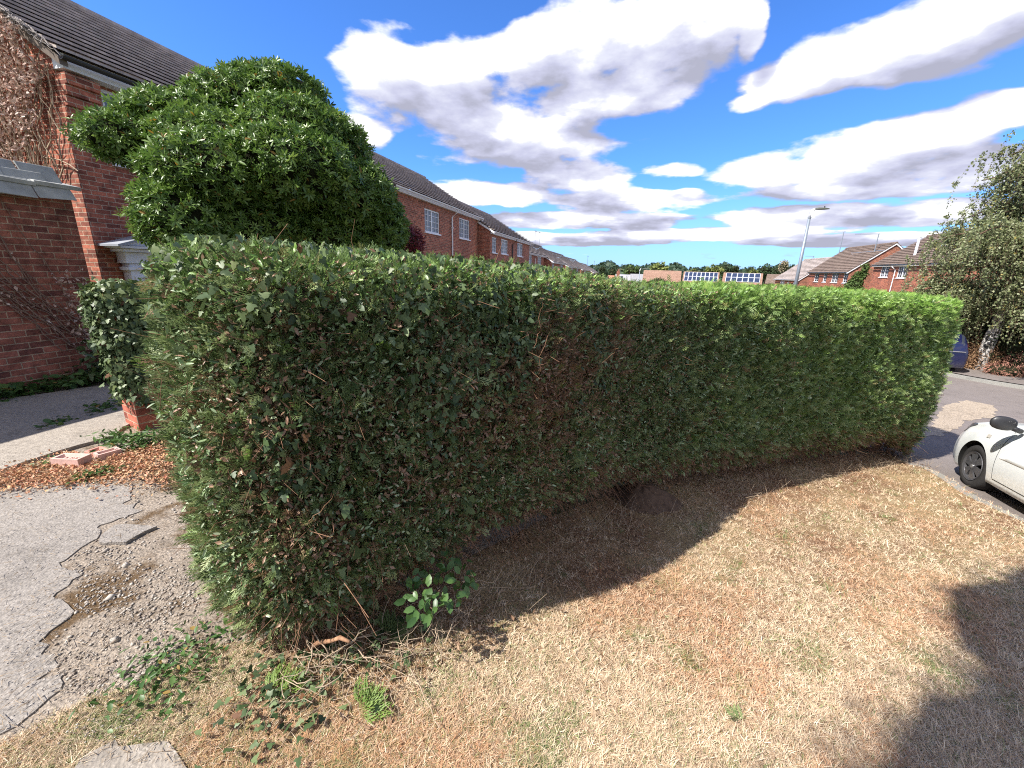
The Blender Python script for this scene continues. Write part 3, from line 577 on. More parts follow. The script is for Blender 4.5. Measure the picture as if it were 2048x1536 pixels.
hA = house('brick_house', 'orange brick house beside the birch with two upstairs windows and a white downpipe', 37.5, 50.6, 24., 7.5, 3.24, 5.9,
    [(45.2, 46.6, 1.95, 3.0, 2), (47.95, 49.3, 2.0, 3.02, 2)], side=1, gut=BLACKPL, pipes=((47.0, WHITE),), brick=BRICK_R, tile=TILE_B, base=-2.6, group=GR, winglass=DARKGL)
house('brick_house', 'orange brick house with four upstairs windows and one long brown roof', 55.2, 65.8, 24., 7.3, 2.62, 5.6,
    [(55.3, 56.3, 1.32, 2.42, 1), (57.5, 59.1, 1.32, 2.44, 2), (60.4, 61.35, 1.32, 2.44, 1), (62.6, 63.9, 1.33, 2.42, 1)], side=1, gut=BLACKPL, brick=BRICK_R, tile=TILE_B, base=-3.4, group=GR, winglass=DARKGL)
house('brick_house', 'lower grey roofed house seen left of the tall lamp post', 68.4, 78.6, 24., 7.3, 1.6, 4.58,
    [(69.8, 70.8, .2, 1.1, 1), (72.3, 73.2, .2, 1.1, 1), (74.2, 76.2, .2, 1.45, 2)], side=1, brick=BRICK_R, tile=TILE, base=-4., group=GR, winglass=DARKGL)
house('brick_house', 'house half hidden behind the birch with only its roof corner showing', 24.5, 36.5, 24.6, 7.5, 3.5, 6.1, [(30, 32, 2., 3.1, 2)], side=1, gut=BLACKPL, brick=BRICK_R, tile=TILE_B, base=-2.2, group=GR)
# white flue on the roof of the orange house
b = MB(); zb_ = 5.9; fx = 1.4-.0
b.tube([(.95, 2.55, 6.2), (.95, 2.55, 8.05)], .10, 12); b.tube([(.95, 2.55, 8.051), (.95, 2.55, 8.12)], .13, 12); b.build('flue', WHITE, hA, bevel=.01)
# garage / outhouse with the shaded brick wall
garage = empty('brick_outhouse', tuple(st(-6.85, 1.2, 0)), -AZ, label='single storey brick outhouse with grey slab roof and bare vines on its wall', cat='outhouse')
b = MB(); b.add([(0, -4, -.2), (0, 2.78, -.2), (0, 2.78, 2.42), (0, -4, 2.42), (-2.3, -4, -.2), (-2.3, 2.78, -.2), (-2.3, 2.78, 2.86), (-2.3, -4, 2.86)], [(0, 1, 2, 3), (4, 7, 6, 5), (1, 5, 6, 2), (0, 3, 7, 4), (3, 2, 6, 7)]); b.build('wall', BRICK_D, garage)
b = MB(); rr_ = np.random.default_rng(3)
for i in range(16):
    y = -4.05+i*.43
    for j in range(5):
        x = .12-j*.48; z = 2.40+j*.088+rr_.normal()*.008+(.02 if j else 0); tl = rr_.normal()*.012
        b.add([(x, y, z+tl), (x, y+.44, z-tl), (x-.56, y+.44, z+.125-tl), (x-.56, y, z+.125+tl), (x, y, z+tl+.05), (x, y+.44, z-tl+.05), (x-.56, y+.44, z+.155-tl), (x-.56, y, z+.155+tl)], [(0, 3, 2, 1), (4, 5, 6, 7), (0, 1, 5, 4), (1, 2, 6, 5), (2, 3, 7, 6), (3, 0, 4, 7)])
for i in range(19):
    for j in range(3):
        y = -4.1+i*.36+.18*(j % 2); zt_ = 2.66-.10*j; zb_ = zt_-.17-.05*rr_.random(); xo = -.10+.085*j; d_ = rr_.normal()*.012
        if y+.35 > 2.90: continue
        b.add([(xo+d_, y, zt_), (xo-d_, y+.35, zt_), (xo+.12-d_, y+.35, zb_), (xo+.12+d_, y, zb_+rr_.normal()*.02), (xo-.03+d_, y, zt_), (xo-.03-d_, y+.35, zt_), (xo+.085-d_, y+.35, zb_), (xo+.085+d_, y, zb_)], [(0, 3, 2, 1), (4, 5, 6, 7), (0, 1, 5, 4), (1, 2, 6, 5), (2, 3, 7, 6), (3, 0, 4, 7)])
b.build('slab_roof', ROOFSLAB, garage, bevel=.012)
b = MB()
for i in range(15): b.box(-2.35, -2.12, -3.9+i*.45, -3.9+i*.45+.42, 2.93, 3.05)
b.build('coping', m_simple('blue_brick', (.13, .11, .12), .7, .2, .2, 6), garage, bevel=.01)
# porch, corbel and cable on the nearest house  (local origin: off -9, al 10.15, z -.5)
def q1(al): return al-10.15
b = MB()
for k in range(5): b.box(-.5, .05+.045*k, q1(5.4)-.0-.0, q1(5.4)+.46, 4.15+.15*k-.0, 4.15+.15*(k+1)-.004)
b.build('corbel', BRICK, h1)
porch = empty('porch', (0, 0, 0)); porch.parent = h1
pa, pb = q1(5.75), q1(7.45)
for ya in (pa, pb-.26): b = MB(); b.box(.012, .20, ya, ya+.26, .1, 1.90); b.box(.012, .24, ya-.05, ya+.31, 1.90, 1.96); b.box(.012, .20, ya, ya+.26, 1.96, 2.02); b.box(.2, .212, ya+.05, ya+.21, .3, 1.8); b.build('pilaster', WHITE, porch, bevel=.006)
b = MB(); b.box(.012, .24, pa-.06, pb+.06, 2.024, 2.22); b.box(.012, .34, pa-.14, pb+.14, 2.224, 2.28); b.box(.012, .42, pa-.22, pb+.22, 2.284, 2.33); pm = (pa+pb)/2
b.add([(x, y, z) for x in (.02, .36) for y, z in ((pa-.2, 2.334), (pb+.2, 2.334), (pm, 2.62))], [(0, 2, 1), (3, 4, 5), (0, 1, 4, 3), (1, 2, 5, 4), (2, 0, 3, 5)]); b.build('pediment', WHITE, porch, bevel=.006)
b = MB()
for sg in (0, 1):
    ye = pa-.3 if sg == 0 else pb+.3
    b.add([(x, y, z) for x in (.0, .50) for y, z in ((ye, 2.345), (pm, 2.70), (pm, 2.66), (ye, 2.31))], [(0, 1, 2, 3), (4, 7, 6, 5), (0, 4, 5, 1), (3, 2, 6, 7), (0, 3, 7, 4)])
b.build('porch_roof', CREAM, porch)
b = MB(); b.box(.012, .10, pa+.262, pa+.34, .1, 2.02); b.box(.012, .10, pb-.34, pb-.262, .1, 2.02); b.box(.012, .10, pa+.34, pb-.34, 1.93, 2.02); b.build('door_frame', WHITE, porch)
b = MB(); b.box(.012, .06, pa+.342, pb-.342, .1, 1.926); b.build('door', BLUED, porch, bevel=.005)
b = MB(); b.tube([(.03, q1(6.9), 4.2), (.03, q1(6.85), 3.6), (.03, q1(6.95), 3.2), (.03, q1(7.3), 2.85), (.03, q1(7.8), 2.78)], .012, 6); b.build('cable', BLACKPL, h1)
# ------------------------------------------------------------------ aerials
def aerial(base, h, azm, L, label, n=9, group=None, r=.02, big=False):
    o = empty('tv_aerial', tuple(base), -azm, label=label, cat='aerial', group=group); b = MB(); b.tube([(0, 0, 0), (0, 0, h)], r, 6); b.build('mast', GALV, o)
    b = MB(); b.tube([(-.1*L, 0, h-.05), (.9*L, 0, h-.02)], r*.7, 5)
    for i in range(n): x = -.1*L+L*i/(n-1)*.97; b.tube([(x, -.16, h-.045), (x, .16, h-.045)], r*.35, 4)
    if big: b.tube([(-.06*L, 0, h-.28), (.04*L, 0, h-.3), (.1*L, 0, h-.06)], r*.5, 5); b.tube([(-.06*L, 0, h-.28), (-.1*L, 0, h-.06)], r*.5, 5)
    b.build('boom', GALV, o)
def at_off(px, py, off):
    d = ray(px, py); n3 = np.array([NN[0], NN[1], 0]); t = off/(d@n3); return np.array([0, 0, EYE])+t*d
p = at_off(589, 140, -12.5); aerial(st(-12.5, p[:2]@DD, 6.9), p[2]-6.9, R(90)+R(180), 1.5, 'comb shaped aerial rising behind the evergreen bush', 16, big=True)
for px, py, off, lab, L in ((1071, 461, -11.7, 'left one of two thin aerials above the third terrace roof', 1.9), (1080, 465, -11.7, 'right one of two thin aerials above the third terrace roof', 1.6)):
    p = at_off(px, py, off); al = p[:2]@DD; aerial(st(off, al, p[2]-2.0), 2.0, R(100)+R(180 if L > 1.8 else 0), L, lab, 7, 'aerials on the left terrace')
for px, py, off, zb_, lab, L in ((1688, 463, 27.6, 4.9, 'aerial on the ridge behind the lamp post pointing left', 2.0), (1758, 467, 26.5, 4.0, 'tall bare aerial mast standing in the valley between two brown roofs', 2.3), (1627, 512, 27.6, 4.4, 'small aerial on the lower grey roof', 1.2)):
    p = at_off(px, py, off); al = p[:2]@DD; aerial(st(off, al, zb_-.6), p[2]-zb_+.6, R(-60)+R(-90), L, lab, 6, 'aerials on the right houses', .05)
for px, py, off, lab in ((1176, 512, -11.7, 'left distant aerial over the last left roofs'), (1189, 522, -11.7, 'right distant aerial over the last left roofs')):
    p = at_off(px, py, off); p = np.array([0, 0, EYE])+(p-np.array([0, 0, EYE]))*.6; aerial((p[0], p[1], p[2]-2.4), 2.4, R(100), 1.3, lab, 4, 'distant aerials', .03)
# ------------------------------------------------------------------ evergreen bush (whorled glossy leaves on lobes)
def lobes_surface(lobes, n, cam_bias=None):
    C = np.array([l[0] for l in lobes]); Rr = np.array([l[1] for l in lobes]); ar = np.array([(r[0]*r[1]+r[1]*r[2]+r[0]*r[2]) for r in Rr]); pick = rng.choice(len(lobes), n, p=ar/ar.sum())
    u = unit(gauss(n, 3)); P = C[pick]+u*Rr[pick]*(1+.07*gauss(n)+.06*nz(u, 4.5, 1.+pick*1.))[:, None]; Nm = unit(u/Rr[pick]); keep = np.ones(n, bool)
    for c, r in zip(C, Rr): keep &= (np.sum(((P-c)/r)**2, 1) > .74)
    return P[keep], Nm[keep]
def core(name, lobes, scale, parent, m):
    b = MB()
    for c, r in lobes:
        bm = bmesh.new(); bmesh.ops.create_icosphere(bm, subdivisions=3, radius=1.0); L = [v.co.copy() for v in bm.verts]
        V = [np.array(c)+np.array(v)*np.array(r)*scale*(1+.10*mnoise.noise(v*3+Vector(c))) for v in L]; b.add(V, [tuple(v.index for v in f.verts) for f in bm.faces]); bm.free()
    b.V = [tuple(np.array(v)-np.array(parent.location)) for v in b.V]; return b.build(name, m, parent)
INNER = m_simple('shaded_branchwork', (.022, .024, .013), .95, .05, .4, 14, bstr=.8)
RHODO = m_leaf('glossy_evergreen_leaf', [(.045, .095, .020), (.090, .165, .032), (.145, .235, .045), (.23, .32, .075)], [(.34, .20, .03), (.20, .13, .03)], .40, .5, .3)
def px_lobe(px, py, D, rx, ry, rz_px):     # centre pixel, distance, radii in photo pixels turned into metres
    c = atd(px, py, D); k = (np.array(c-[0, 0, EYE])@_f)/FPX; return (c, np.array([rx*k, ry*k, rz_px*k]))
def bush():
    Lb = [px_lobe(254, 278, 7.6, 73, 70, 44), px_lobe(364, 238, 7.7, 98, 80, 40), px_lobe(504, 218, 7.8, 113, 90, 57), px_lobe(609, 258, 7.6, 73, 80, 52), px_lobe(304, 333, 7.7, 24, 40, 20),
          px_lobe(434, 353, 6.5, 118, 100, 74), px_lobe(574, 343, 6.4, 128, 110, 74), px_lobe(384, 443, 6.4, 83, 90, 72), px_lobe(694, 398, 6.7, 88, 90, 67), px_lobe(759, 453, 6.9, 50, 70, 57),
          px_lobe(504, 458, 6.6, 108, 100, 62), px_lobe(664, 473, 6.8, 88, 90, 42), px_lobe(324, 388, 6.6, 28, 50, 22)]
    Lb += [px_lobe(430, 290, 7.2, 110, 90, 50), px_lobe(590, 270, 7.0, 95, 90, 60), px_lobe(655, 300, 7.2, 75, 80, 62), px_lobe(560, 195, 7.8, 85, 80, 48)]
    base = np.array([*atd(520, 480, 7.0)[:2], 0.]); o = empty('evergreen_shrub', tuple(base), label='big domed evergreen bush with glossy leaves between hedge and house', cat='shrub')
    P, Nm = lobes_surface(Lb, 21000); n = len(P); k = 7; tipd = unit(Nm*.8+gauss(n, 3)*.35+np.array([0, 0, .55]))
    a = frames(gauss(n, 3), tipd); ph = (np.arange(k)*2*np.pi/k)[None]+rnd(n, 1)*6; tilt = .15+.75*rnd(n, k)
    rad = a[:, None, :, 0]*np.cos(ph)[..., None]+a[:, None, :, 1]*np.sin(ph)[..., None]; xd = rad*np.cos(tilt)[..., None]*1.+a[:, None, :, 2]*np.sin(tilt)[..., None]
    zd = a[:, None, :, 2]+0*rad; PP = (P[:, None]+rad*.008).reshape(-1, 3); XD = xd.reshape(-1, 3); ZD = zd.reshape(-1, 3)+gauss(n*k, 3)*.15; N_ = n*k
    S = np.repeat(.050+.042*rnd(n)**1.5, k)*(.75+.4*rnd(N_)); r_ = np.clip(np.repeat(rnd(n), k)*.6+.4*rnd(N_), 0, 1); tone = (rnd(N_) < .012)*1.0
    V, F, A = scatter(*LEAF, PP, frames(XD, ZD), S, r_, tone); mesh('foliage', rel(V, o), F, RHODO, o, attrs=dict(rnd=A[0], tone=A[1]))
    core('dark_core', Lb, .84, o, INNER); b = MB()
    for i in range(5): b.tube([(gauss()*.15, gauss()*.15, -.1), (gauss()*.3, gauss()*.3, 1.), (gauss()*.3, gauss()*.3, 1.45)], [.09, .07, .04], 8)
    b.build('stems', BARK, o, True)
bush()
def leafy(name, label, lobes, n, size, matl, cat='shrub', temp=LEAF, group=None, base=None, corescale=.86, stem=True, core_m=None, kite_=False, tone=.0, down=0., up=.5):
    C = np.mean([l[0] for l in lobes], 0); bz = float(zg(C[0], C[1])) if base is None else base
    o = empty(name, (C[0], C[1], bz), label=label, cat=cat, group=group)
    P, Nm = lobes_surface(lobes, n); k = len(P); P = P+gauss(k, 3)*size*.6; xd = Nm*.7+gauss(k, 3)*.6+np.array([0, 0, -down]); zd = Nm*.6+np.array([0, 0, up])+gauss(k, 3)*.5
    V, F, A = scatter(*temp, P, frames(xd, zd), size*(.6+.8*rnd(k)), np.clip(.5*rnd(k)+.5*(.5+.5*nz(P, 1.4)), 0, 1), (rnd(k) < tone)*1.)
    mesh('foliage' if cat != 'tree' else 'crown', rel(V, o), F, matl, o, attrs=dict(rnd=A[0], tone=A[1]))
    if corescale: core('dark_core', lobes, corescale, o, core_m or INNER)
    if stem:
        b = MB(); t = C[2]-bz; b.tube([(0, 0, -.2), (.03*t, 0, t*.5), (0, .03*t, t)], [max(.04, .035*t), .028*t, .015*t], 8); b.build('trunk', BARK, o, True)
    return o
REDL = m_leaf('red_leaf', [(.10, .010, .018), (.17, .020, .028), (.07, .008, .012)], None, .45, .4, .2)
leafy('red_shrub', 'dark red leaved shrub peeping out under the evergreen bush', [px_lobe(795, 485, 7.6, 48, 50, 32), px_lobe(700, 480, 7.3, 60, 50, 26)], 9000, .045, REDL)
# ------------------------------------------------------------------ ivy clad gate pier
def pier():
    b0 = gnd(262, 866); c = np.array([b0[0]-.01, b0[1]+.26]); o = empty('gate_pier', (c[0], c[1], 0), -R(30), label='brick gate pier smothered in ivy with bare bricks showing at its foot', cat='gate pier')
    b = MB(); b.box(-.16, .16, -.16, .16, -.05, 1.12); b.box(-.17, .17, -.17, .17, 1.122, 1.18); b.build('brickwork', m_brick('pier_brick', 1.1, (.38, .12, .08)), o, bevel=.006)
    iv = empty('pier_ivy', (c[0], c[1], .3), label='thick ivy jacket wrapped round the brick gate pier', cat='ivy')
    K = 7000; z = .30+rnd(K)**.8*1.08; a = rnd(K)*2*np.pi; r = np.interp(z, [.3, .5, .9, 1.2, 1.32, 1.38], [.22, .23, .25, .27, .24, .05])*(1+.06*gauss(K)); top = rnd(K) < .12; r = np.where(top, r*np.sqrt(rnd(K)), r); z = np.where(top, 1.33+.03*gauss(K), z)
    P = np.column_stack([c[0]+.03+np.cos(a)*r-.05*(z-.4), c[1]+np.sin(a)*r, z]); Nm = np.column_stack([np.cos(a), np.sin(a), .3+0*a]); Nm[top] = (0, 0, 1)
    xd = np.array([0, 0, -.9])+gauss(K, 3)*.5+Nm*.2; V, F, A = multi(IVY, P+.02*gauss(K, 3), frames(xd, Nm+gauss(K, 3)*.35), .03+.028*rnd(K), rnd(K), (rnd(K) < .02)*1., np.where(z > 1.25, rnd(K)*.9, (rnd(K) < .1)*.6))
    mesh('leaves', rel(V, iv), F, IVYM, iv, attrs=dict(rnd=A[0], tone=A[1], tint=A[2]))
    b = MB(); n = 16
    for k, (zz, rr) in enumerate([(.34, .17), (.6, .22), (1.0, .27), (1.26, .24)]): pass
    P_ = [(.03-.05*(zz-.4)+math.cos(2*math.pi*i/n)*rr, math.sin(2*math.pi*i/n)*rr, zz-.3) for zz, rr in [(.36, .19), (.6, .20), (1.0, .21), (1.27, .18)] for i in range(n)]
    b.add(P_, [(k*n+i, k*n+(i+1) % n, (k+1)*n+(i+1) % n, (k+1)*n+i) for k in range(3) for i in range(n)]+[tuple(3*n+i for i in range(n))]); b.build('inner_stems', INNER, iv)
pier()
# second shrub mass filling the gap between pier and hedge
leafy('ivy_clump', 'low ivy clump in the shadow between gate pier and hedge', [(np.array([-2.75, 3.7, .35]), np.array([.4, .4, .4])), (np.array([-2.5, 3.4, .7]), np.array([.35, .4, .5]))], 2600, .06, IVYM, 'ivy', IVY[0], stem=False)
# ------------------------------------------------------------------ ground ivy, weeds and sapling
WEED = m_leaf('weed_leaf', [(.045, .10, .025), (.07, .14, .035), (.11, .19, .05)], [(.3, .2, .06)], .45, .4, .25)
def carpet(name, label, pts, n, spread, hgt, size, temps, matl, cat, tone=.03, group=None, kind=None):
    C = np.array(pts); o = empty(name, (*C.mean(0)[:2], 0), label=label, cat=cat, group=group); c = C[rng.integers(0, len(C), n)]; P = np.column_stack([c[:, :2]+gauss(n, 2)*spread, np.zeros(n)])
    P[:, 2] = zg(P[:, 0], P[:, 1])+.02+rnd(n)*hgt; V, F, A = multi(temps, P, frames(gauss(n, 3)*np.array([1, 1, .4]), np.array([0, 0, 1.])+gauss(n, 3)*.4), size*(.5+.9*rnd(n)), rnd(n), (rnd(n) < tone)*1., 0*P[:, 0])
    mesh('leaves', rel(V, o), F, matl, o, attrs=dict(rnd=A[0], tone=A[1], tint=A[2])); return o
wl = [st(-6.72, a, 0) for a in np.linspace(1.6, 3.9, 16)]+[st(-6.6, a, 0) for a in np.linspace(3.3, 5.2, 14)]
carpet('creeping_plant', 'dark green trailing plant along the foot of the outhouse wall', wl, 900, .12, .16, .085, [BROAD, IVY[0]], WEED, 'creeper')
carpet('creeping_plant', 'taller dark leaves heaped in the corner behind the ivy pier', [st(-6.5, a, 0) for a in np.linspace(3.7, 5.0, 8)], 700, .16, .55, .09, [BROAD, IVY[0]], IVYM, 'creeper')
carpet('creeping_plant', 'small green runner crossing the shaded pale drive towards the pier', [gnd(x, y) for x, y in ((215, 822), (190, 830), (228, 812), (130, 845), (122, 848), (205, 818), (95, 858))], 130, .05, .05, .06, [BROAD], WEED, 'creeper')
carpet('weed', 'bright green weeds at the foot of the gate pier', [gnd(x, y) for x, y in ((240, 890), (270, 900), (300, 885), (285, 895), (225, 882))], 520, .07, .09, .05, [LEAF], WEED, 'weed')
carpet('weed', 'small green weeds in the red litter beside the brick', [gnd(x, y) for x, y in ((195, 955), (210, 950), (175, 962), (100, 935))], 200, .05, .04, .04, [LEAF], WEED, 'weed')
carpet('weed', 'leafy weeds between gravel and grass near the hedge corner', [gnd(x, y) for x, y in ((330, 1350), (360, 1345), (300, 1370), (390, 1310), (420, 1300), (340, 1380))], 380, .08, .06, .026, [BROAD, LEAF], WEED, 'weed', .06)
carpet('ground_ivy', 'dark ivy leaves trailing under the near hedge corner', [gnd(x, y) for x, y in ((700, 1310), (760, 1290), (620, 1350), (560, 1370), (820, 1260), (520, 1400), (560, 1440))], 330, .10, .04, .024, IVY, IVYM, 'ivy', .05)
SAP = m_leaf('sapling_leaf', [(.04, .095, .025), (.065, .14, .035), (.10, .19, .05)], None, .4, .45, .3)
def sapling():
    b0 = gnd(852, 1235); o = empty('sapling', tuple(b0), label='small bright leaved sapling growing out under the hedge', cat='plant'); Pt = []; b = MB()
    for px, py, D in ((835, 1150, 2.05), (870, 1130, 2.10), (900, 1125, 2.13), (925, 1140, 2.15), (850, 1190, 2.0), (880, 1180, 2.05), (915, 1165, 2.12), (835, 1225, 1.92), (865, 1220, 1.94), (940, 1160, 2.16), (825, 1185, 2.0), (895, 1200, 2.02)):
        e = atd(px, py, D)-b0; m_ = e*np.array([.3, .3, .6]); b.tube([(0, 0, -.02), tuple(m_), tuple(e)], [.004, .003, .002], 5); Pt += [e+gauss(3)*.022 for _ in range(9)]
    Pt = np.array(Pt); k = len(Pt); b.build('stem', BARK, o)
    xd = np.column_stack([gauss(k), gauss(k)-.4, -.5+.6*gauss(k)]); V, F, A = scatter(*BROAD, Pt, frames(xd, np.array([.1, -.7, .9])+gauss(k, 3)*.3), .032+.026*rnd(k), rnd(k), 0*xd[:, 0]); mesh('leaves', V, F, SAP, o, attrs=dict(rnd=A[0], tone=A[1]))
sapling()
FRESH = m_leaf('fresh_sprig', [(.13, .22, .045), (.21, .30, .07)], None, .5, .3, .3)
def sprig(px, py, S, ang, label, m, n=7, group=None):
    b0 = gp(px, py); V, F = [], []; T = spray_template(12, True, 4, .05); k = n; a = ang+np.linspace(-.8, .8, k); xd = np.column_stack([np.cos(a), np.sin(a), .18+.1*rnd(k)]); P = np.tile([0, 0, .015], (k, 1))+np.column_stack([np.zeros((k, 2)), .006*np.arange(k)])
    V, F, A = scatter(T[0], T[1], P, frames(xd, np.tile([0, 0, 1.], (k, 1))+gauss(k, 3)*.2), S*(.75+.4*rnd(k)), rnd(k), np.zeros(k)); o = mesh('conifer_sprig', V, F, m, attrs=dict(rnd=A[0], tone=A[1])); o.location = b0; tag(o, label, 'sprig', group)
sprig(720, 1440, .105, 1.0, 'bright lime green conifer sprig lying on the parched lawn', FRESH)
sprig(775, 1290, .12, 1.2, 'dull green conifer sprig in the shade under the hedge corner', CONIF)
sprig(545, 1400, .11, 1.3, 'yellow green conifer sprig hanging low at the hedge corner', FRESH, 4)
sprig(1480, 1450, .06, 2.2, 'small dark conifer sprig on the brown lawn bottom right', CONIF, 3)
def branch():
    b0 = gnd(615, 1300); o = None; e = atd(722, 1279, 1.98)-b0; e = e*.8; b = MB(); b.tube([(0, 0, .0), tuple(e*.3+np.array([0, 0, .028])), tuple(e*.6+np.array([0, 0, .022])), tuple(e*.8+np.array([0, 0, .03])), tuple(e)], [.012, .010, .008, .009, .006], 9)
    o = b.build('cut_branch', m_simple('cut_wood', (.30, .17, .10), .8, .2, .4, 30), smooth=True); o.location = b0; tag(o, 'snapped orange brown branch stub poking out under the hedge', 'branch')
branch()
# soil mound under the hedge
def mound():
    c = gp(1285, 1005); n, k = 20, 7; V, F = [(0, 0, .17)], []
    for j in range(1, k):
        for i in range(n): a = 2*math.pi*i/n; r = .30*j/(k-1)*(1+.15*math.sin(3*a+1)); V.append((r*math.cos(a)*1.1, r*math.sin(a)*.8, .17*math.cos(j/(k-1)*math.pi/2)**1.2+.012*rng.normal()-.02*(j == k-1)))
    for i in range(n): F.append((0, 1+i, 1+(i+1) % n))
    for j in range(k-2):
        for i in range(n): F.append((1+j*n+i, 1+(j+1)*n+i, 1+(j+1)*n+(i+1) % n, 1+j*n+(i+1) % n))
    MS = m_simple('dark_soil', (.105, .07, .05), .95, .05, .35, 22, bstr=.8); o = mesh('soil_mound', V, F, MS, smooth=True, kind='structure'); o.location = c
mound()
# ------------------------------------------------------------------ loose bricks and red litter
PINKB = m_simple('pink_brick', (.60, .40, .35), .85, .2, .15, 18, bstr=.4)
def brick(px, py, rz, label, letters=True, L=.215, W=.11, H=.085, sink=.0, m=PINKB, tilt=0.):
    c = gnd(px, py); o = empty('loose_brick', (c[0], c[1], -sink), rz, label=label, cat='brick'); o.rotation_euler = (tilt, tilt*.6, rz); b = MB(); t = .016; x, y = L/2, W/2
    V = [(-x, -y, 0), (x, -y, 0), (x, y, 0), (-x, y, 0), (-x, -y, H), (x, -y, H), (x, y, H), (-x, y, H), (-x+t, -y+t, H), (x-t, -y+t, H), (x-t, y-t, H), (-x+t, y-t, H), (-x+2*t, -y+1.7*t, H-.022), (x-2*t, -y+1.7*t, H-.022), (x-2*t, y-1.7*t, H-.022), (-x+2*t, y-1.7*t, H-.022)]
    F = [(0, 3, 2, 1)]+[(i, (i+1) % 4, 4+(i+1) % 4, 4+i) for i in range(4)]+[(4+i, 4+(i+1) % 4, 8+(i+1) % 4, 8+i) for i in range(4)]+[(8+i, 8+(i+1) % 4, 12+(i+1) % 4, 12+i) for i in range(4)]+[(12, 13, 14, 15)]
    b.add(V, F); b.build('body', m, o)
    if letters:
        b = MB(); z0, z1, h, w_ = H-.0225, H-.014, .030, .005
        def stroke(cx, segs):
            for (ax, ay, bx_, by) in segs: b.box(cx+min(ax, bx_)-w_/2, cx+max(ax, bx_)+w_/2, min(ay, by)-w_/2, max(ay, by)+w_/2, z0, z1+rng.random()*.0006)
        k = h/2; stroke(-.045, [(0, -k, 0, k), (.006, -k, .018, -k)]); stroke(-.008, [(0, -k, 0, k), (.006, k, .013, k), (.006, 0, .013, 0), (.006, -k, .013, -k), (.019, .006, .019, k-.006), (.019, -k+.006, .019, -.006)]); stroke(.032, [(0, -k+.005, 0, k-.005), (.005, k, .018, k), (.005, -k, .018, -k)])
        b.build('lettering', m, o)
brick(147, 932, R(0), 'larger pink frogged brick with raised letters lying in red litter', True)
brick(218, 916, R(62), 'smaller pink frogged brick beside the lettered one', False, .15, .09, .065)
brick(200, 908, R(-20), 'flat pink brick fragment sunk in litter behind the two frogged bricks', False, .19, .11, .03, .0, m_simple('worn_brick', (.50, .25, .20), .9, .2, .25, 20), .05)
brick(186, 935, R(35), 'broken flat brick between the two frogged bricks', False, .20, .12, .02, .0, m_simple('worn_brick', (.46, .23, .19), .9, .2, .25, 20))
brick(130, 917, R(60), 'flat orange red brick fragment behind the larger frogged brick', False, .16, .10, .02, .0, m_simple('worn_brick', (.50, .22, .14), .9, .2, .25, 20))
LITTER = m_leaf('dry_litter', [(.52, .20, .12), (.58, .40, .22), (.36, .15, .08), (.60, .46, .30), (.62, .30, .20), (.34, .24, .13)], None, .8, .15, .1)
def litter():
    pts = [gnd(x, y)[:2] for x, y in ((0, 968), (50, 962), (100, 950), (150, 955), (200, 945), (250, 925), (300, 910), (330, 930), (280, 940), (230, 960), (60, 945), (120, 925), (330, 960), (110, 965), (20, 960), (270, 915), (320, 905), (170, 948), (230, 935), (-60, 985))]
    n = 9000; c = np.array(pts)[rng.integers(0, len(pts), n)]+gauss(n, 2)*np.array([.11, .10]); P = np.column_stack([c, .012+.03*rnd(n)]); V, F, A = scatter(*CURL, P, frames(gauss(n, 3)*np.array([1, 1, .3]), np.array([0, 0, 1.])+gauss(n, 3)*.45), .008+.028*rnd(n)**2, rnd(n))
    mesh('leaf_litter', V, F, LITTER, attrs=dict(rnd=A[0]), kind='stuff')
litter()
def in_poly(P, poly):
    poly = np.array(poly); x, y = P[:, 0], P[:, 1]; r = np.zeros(len(P), bool); j = len(poly)-1
    for i in range(len(poly)):
        xi, yi = poly[i]; xj, yj = poly[j]; c = ((yi > y) != (yj > y)) & (x < (xj-xi)*(y-yi)/(yj-yi+1e-12)+xi); r ^= c; j = i
    return r
def pix_scatter(n, x0, x1, y0, y1, power=1.0):
    """ground points with roughly even density in view, thinned with distance"""
    px = x0+rnd(n)*(x1-x0); py = y0+rnd(n)*(y1-y0); D = _f*FPX+_ix*(px-1024)[:, None]+_iy*(768-py)[:, None]; D = unit(D); lo = np.full(n, .3); hi = np.full(n, 120.)
    for _ in range(34):
        t = (lo+hi)/2; q = D*t[:, None]; q[:, 2] += EYE; up = q[:, 2] > zg(q[:, 0], q[:, 1]); lo = np.where(up, t, lo); hi = np.where(up, hi, t)
    q = D*lo[:, None]; q[:, 2] += EYE; q[:, 2] = zg(q[:, 0], q[:, 1]); return q, lo
STONE = m_leaf('pebble', [(.22, .185, .15), (.34, .30, .26), (.46, .42, .37), (.16, .13, .11), (.38, .31, .25)], None, .8, .3, 0.0)
OCT = (np.array([(1, 0, 0), (0, .8, 0), (-1, 0, 0), (0, -.8, 0), (.1, .1, .6), (0, 0, -.4)]), np.array([(0, 1, 4), (1, 2, 4), (2, 3, 4), (3, 0, 4), (1, 0, 5), (2, 1, 5), (3, 2, 5), (0, 3, 5)]))
gravel_px = [(270, 985), (350, 960), (420, 1300), (330, 1345), (200, 1400), (110, 1380), (100, 1330), (80, 1300), (110, 1255), (150, 1212), (150, 1150), (135, 1120), (195, 1080), (250, 1030)]
GP = [tuple(gnd(*p)[:2]) for p in gravel_px]
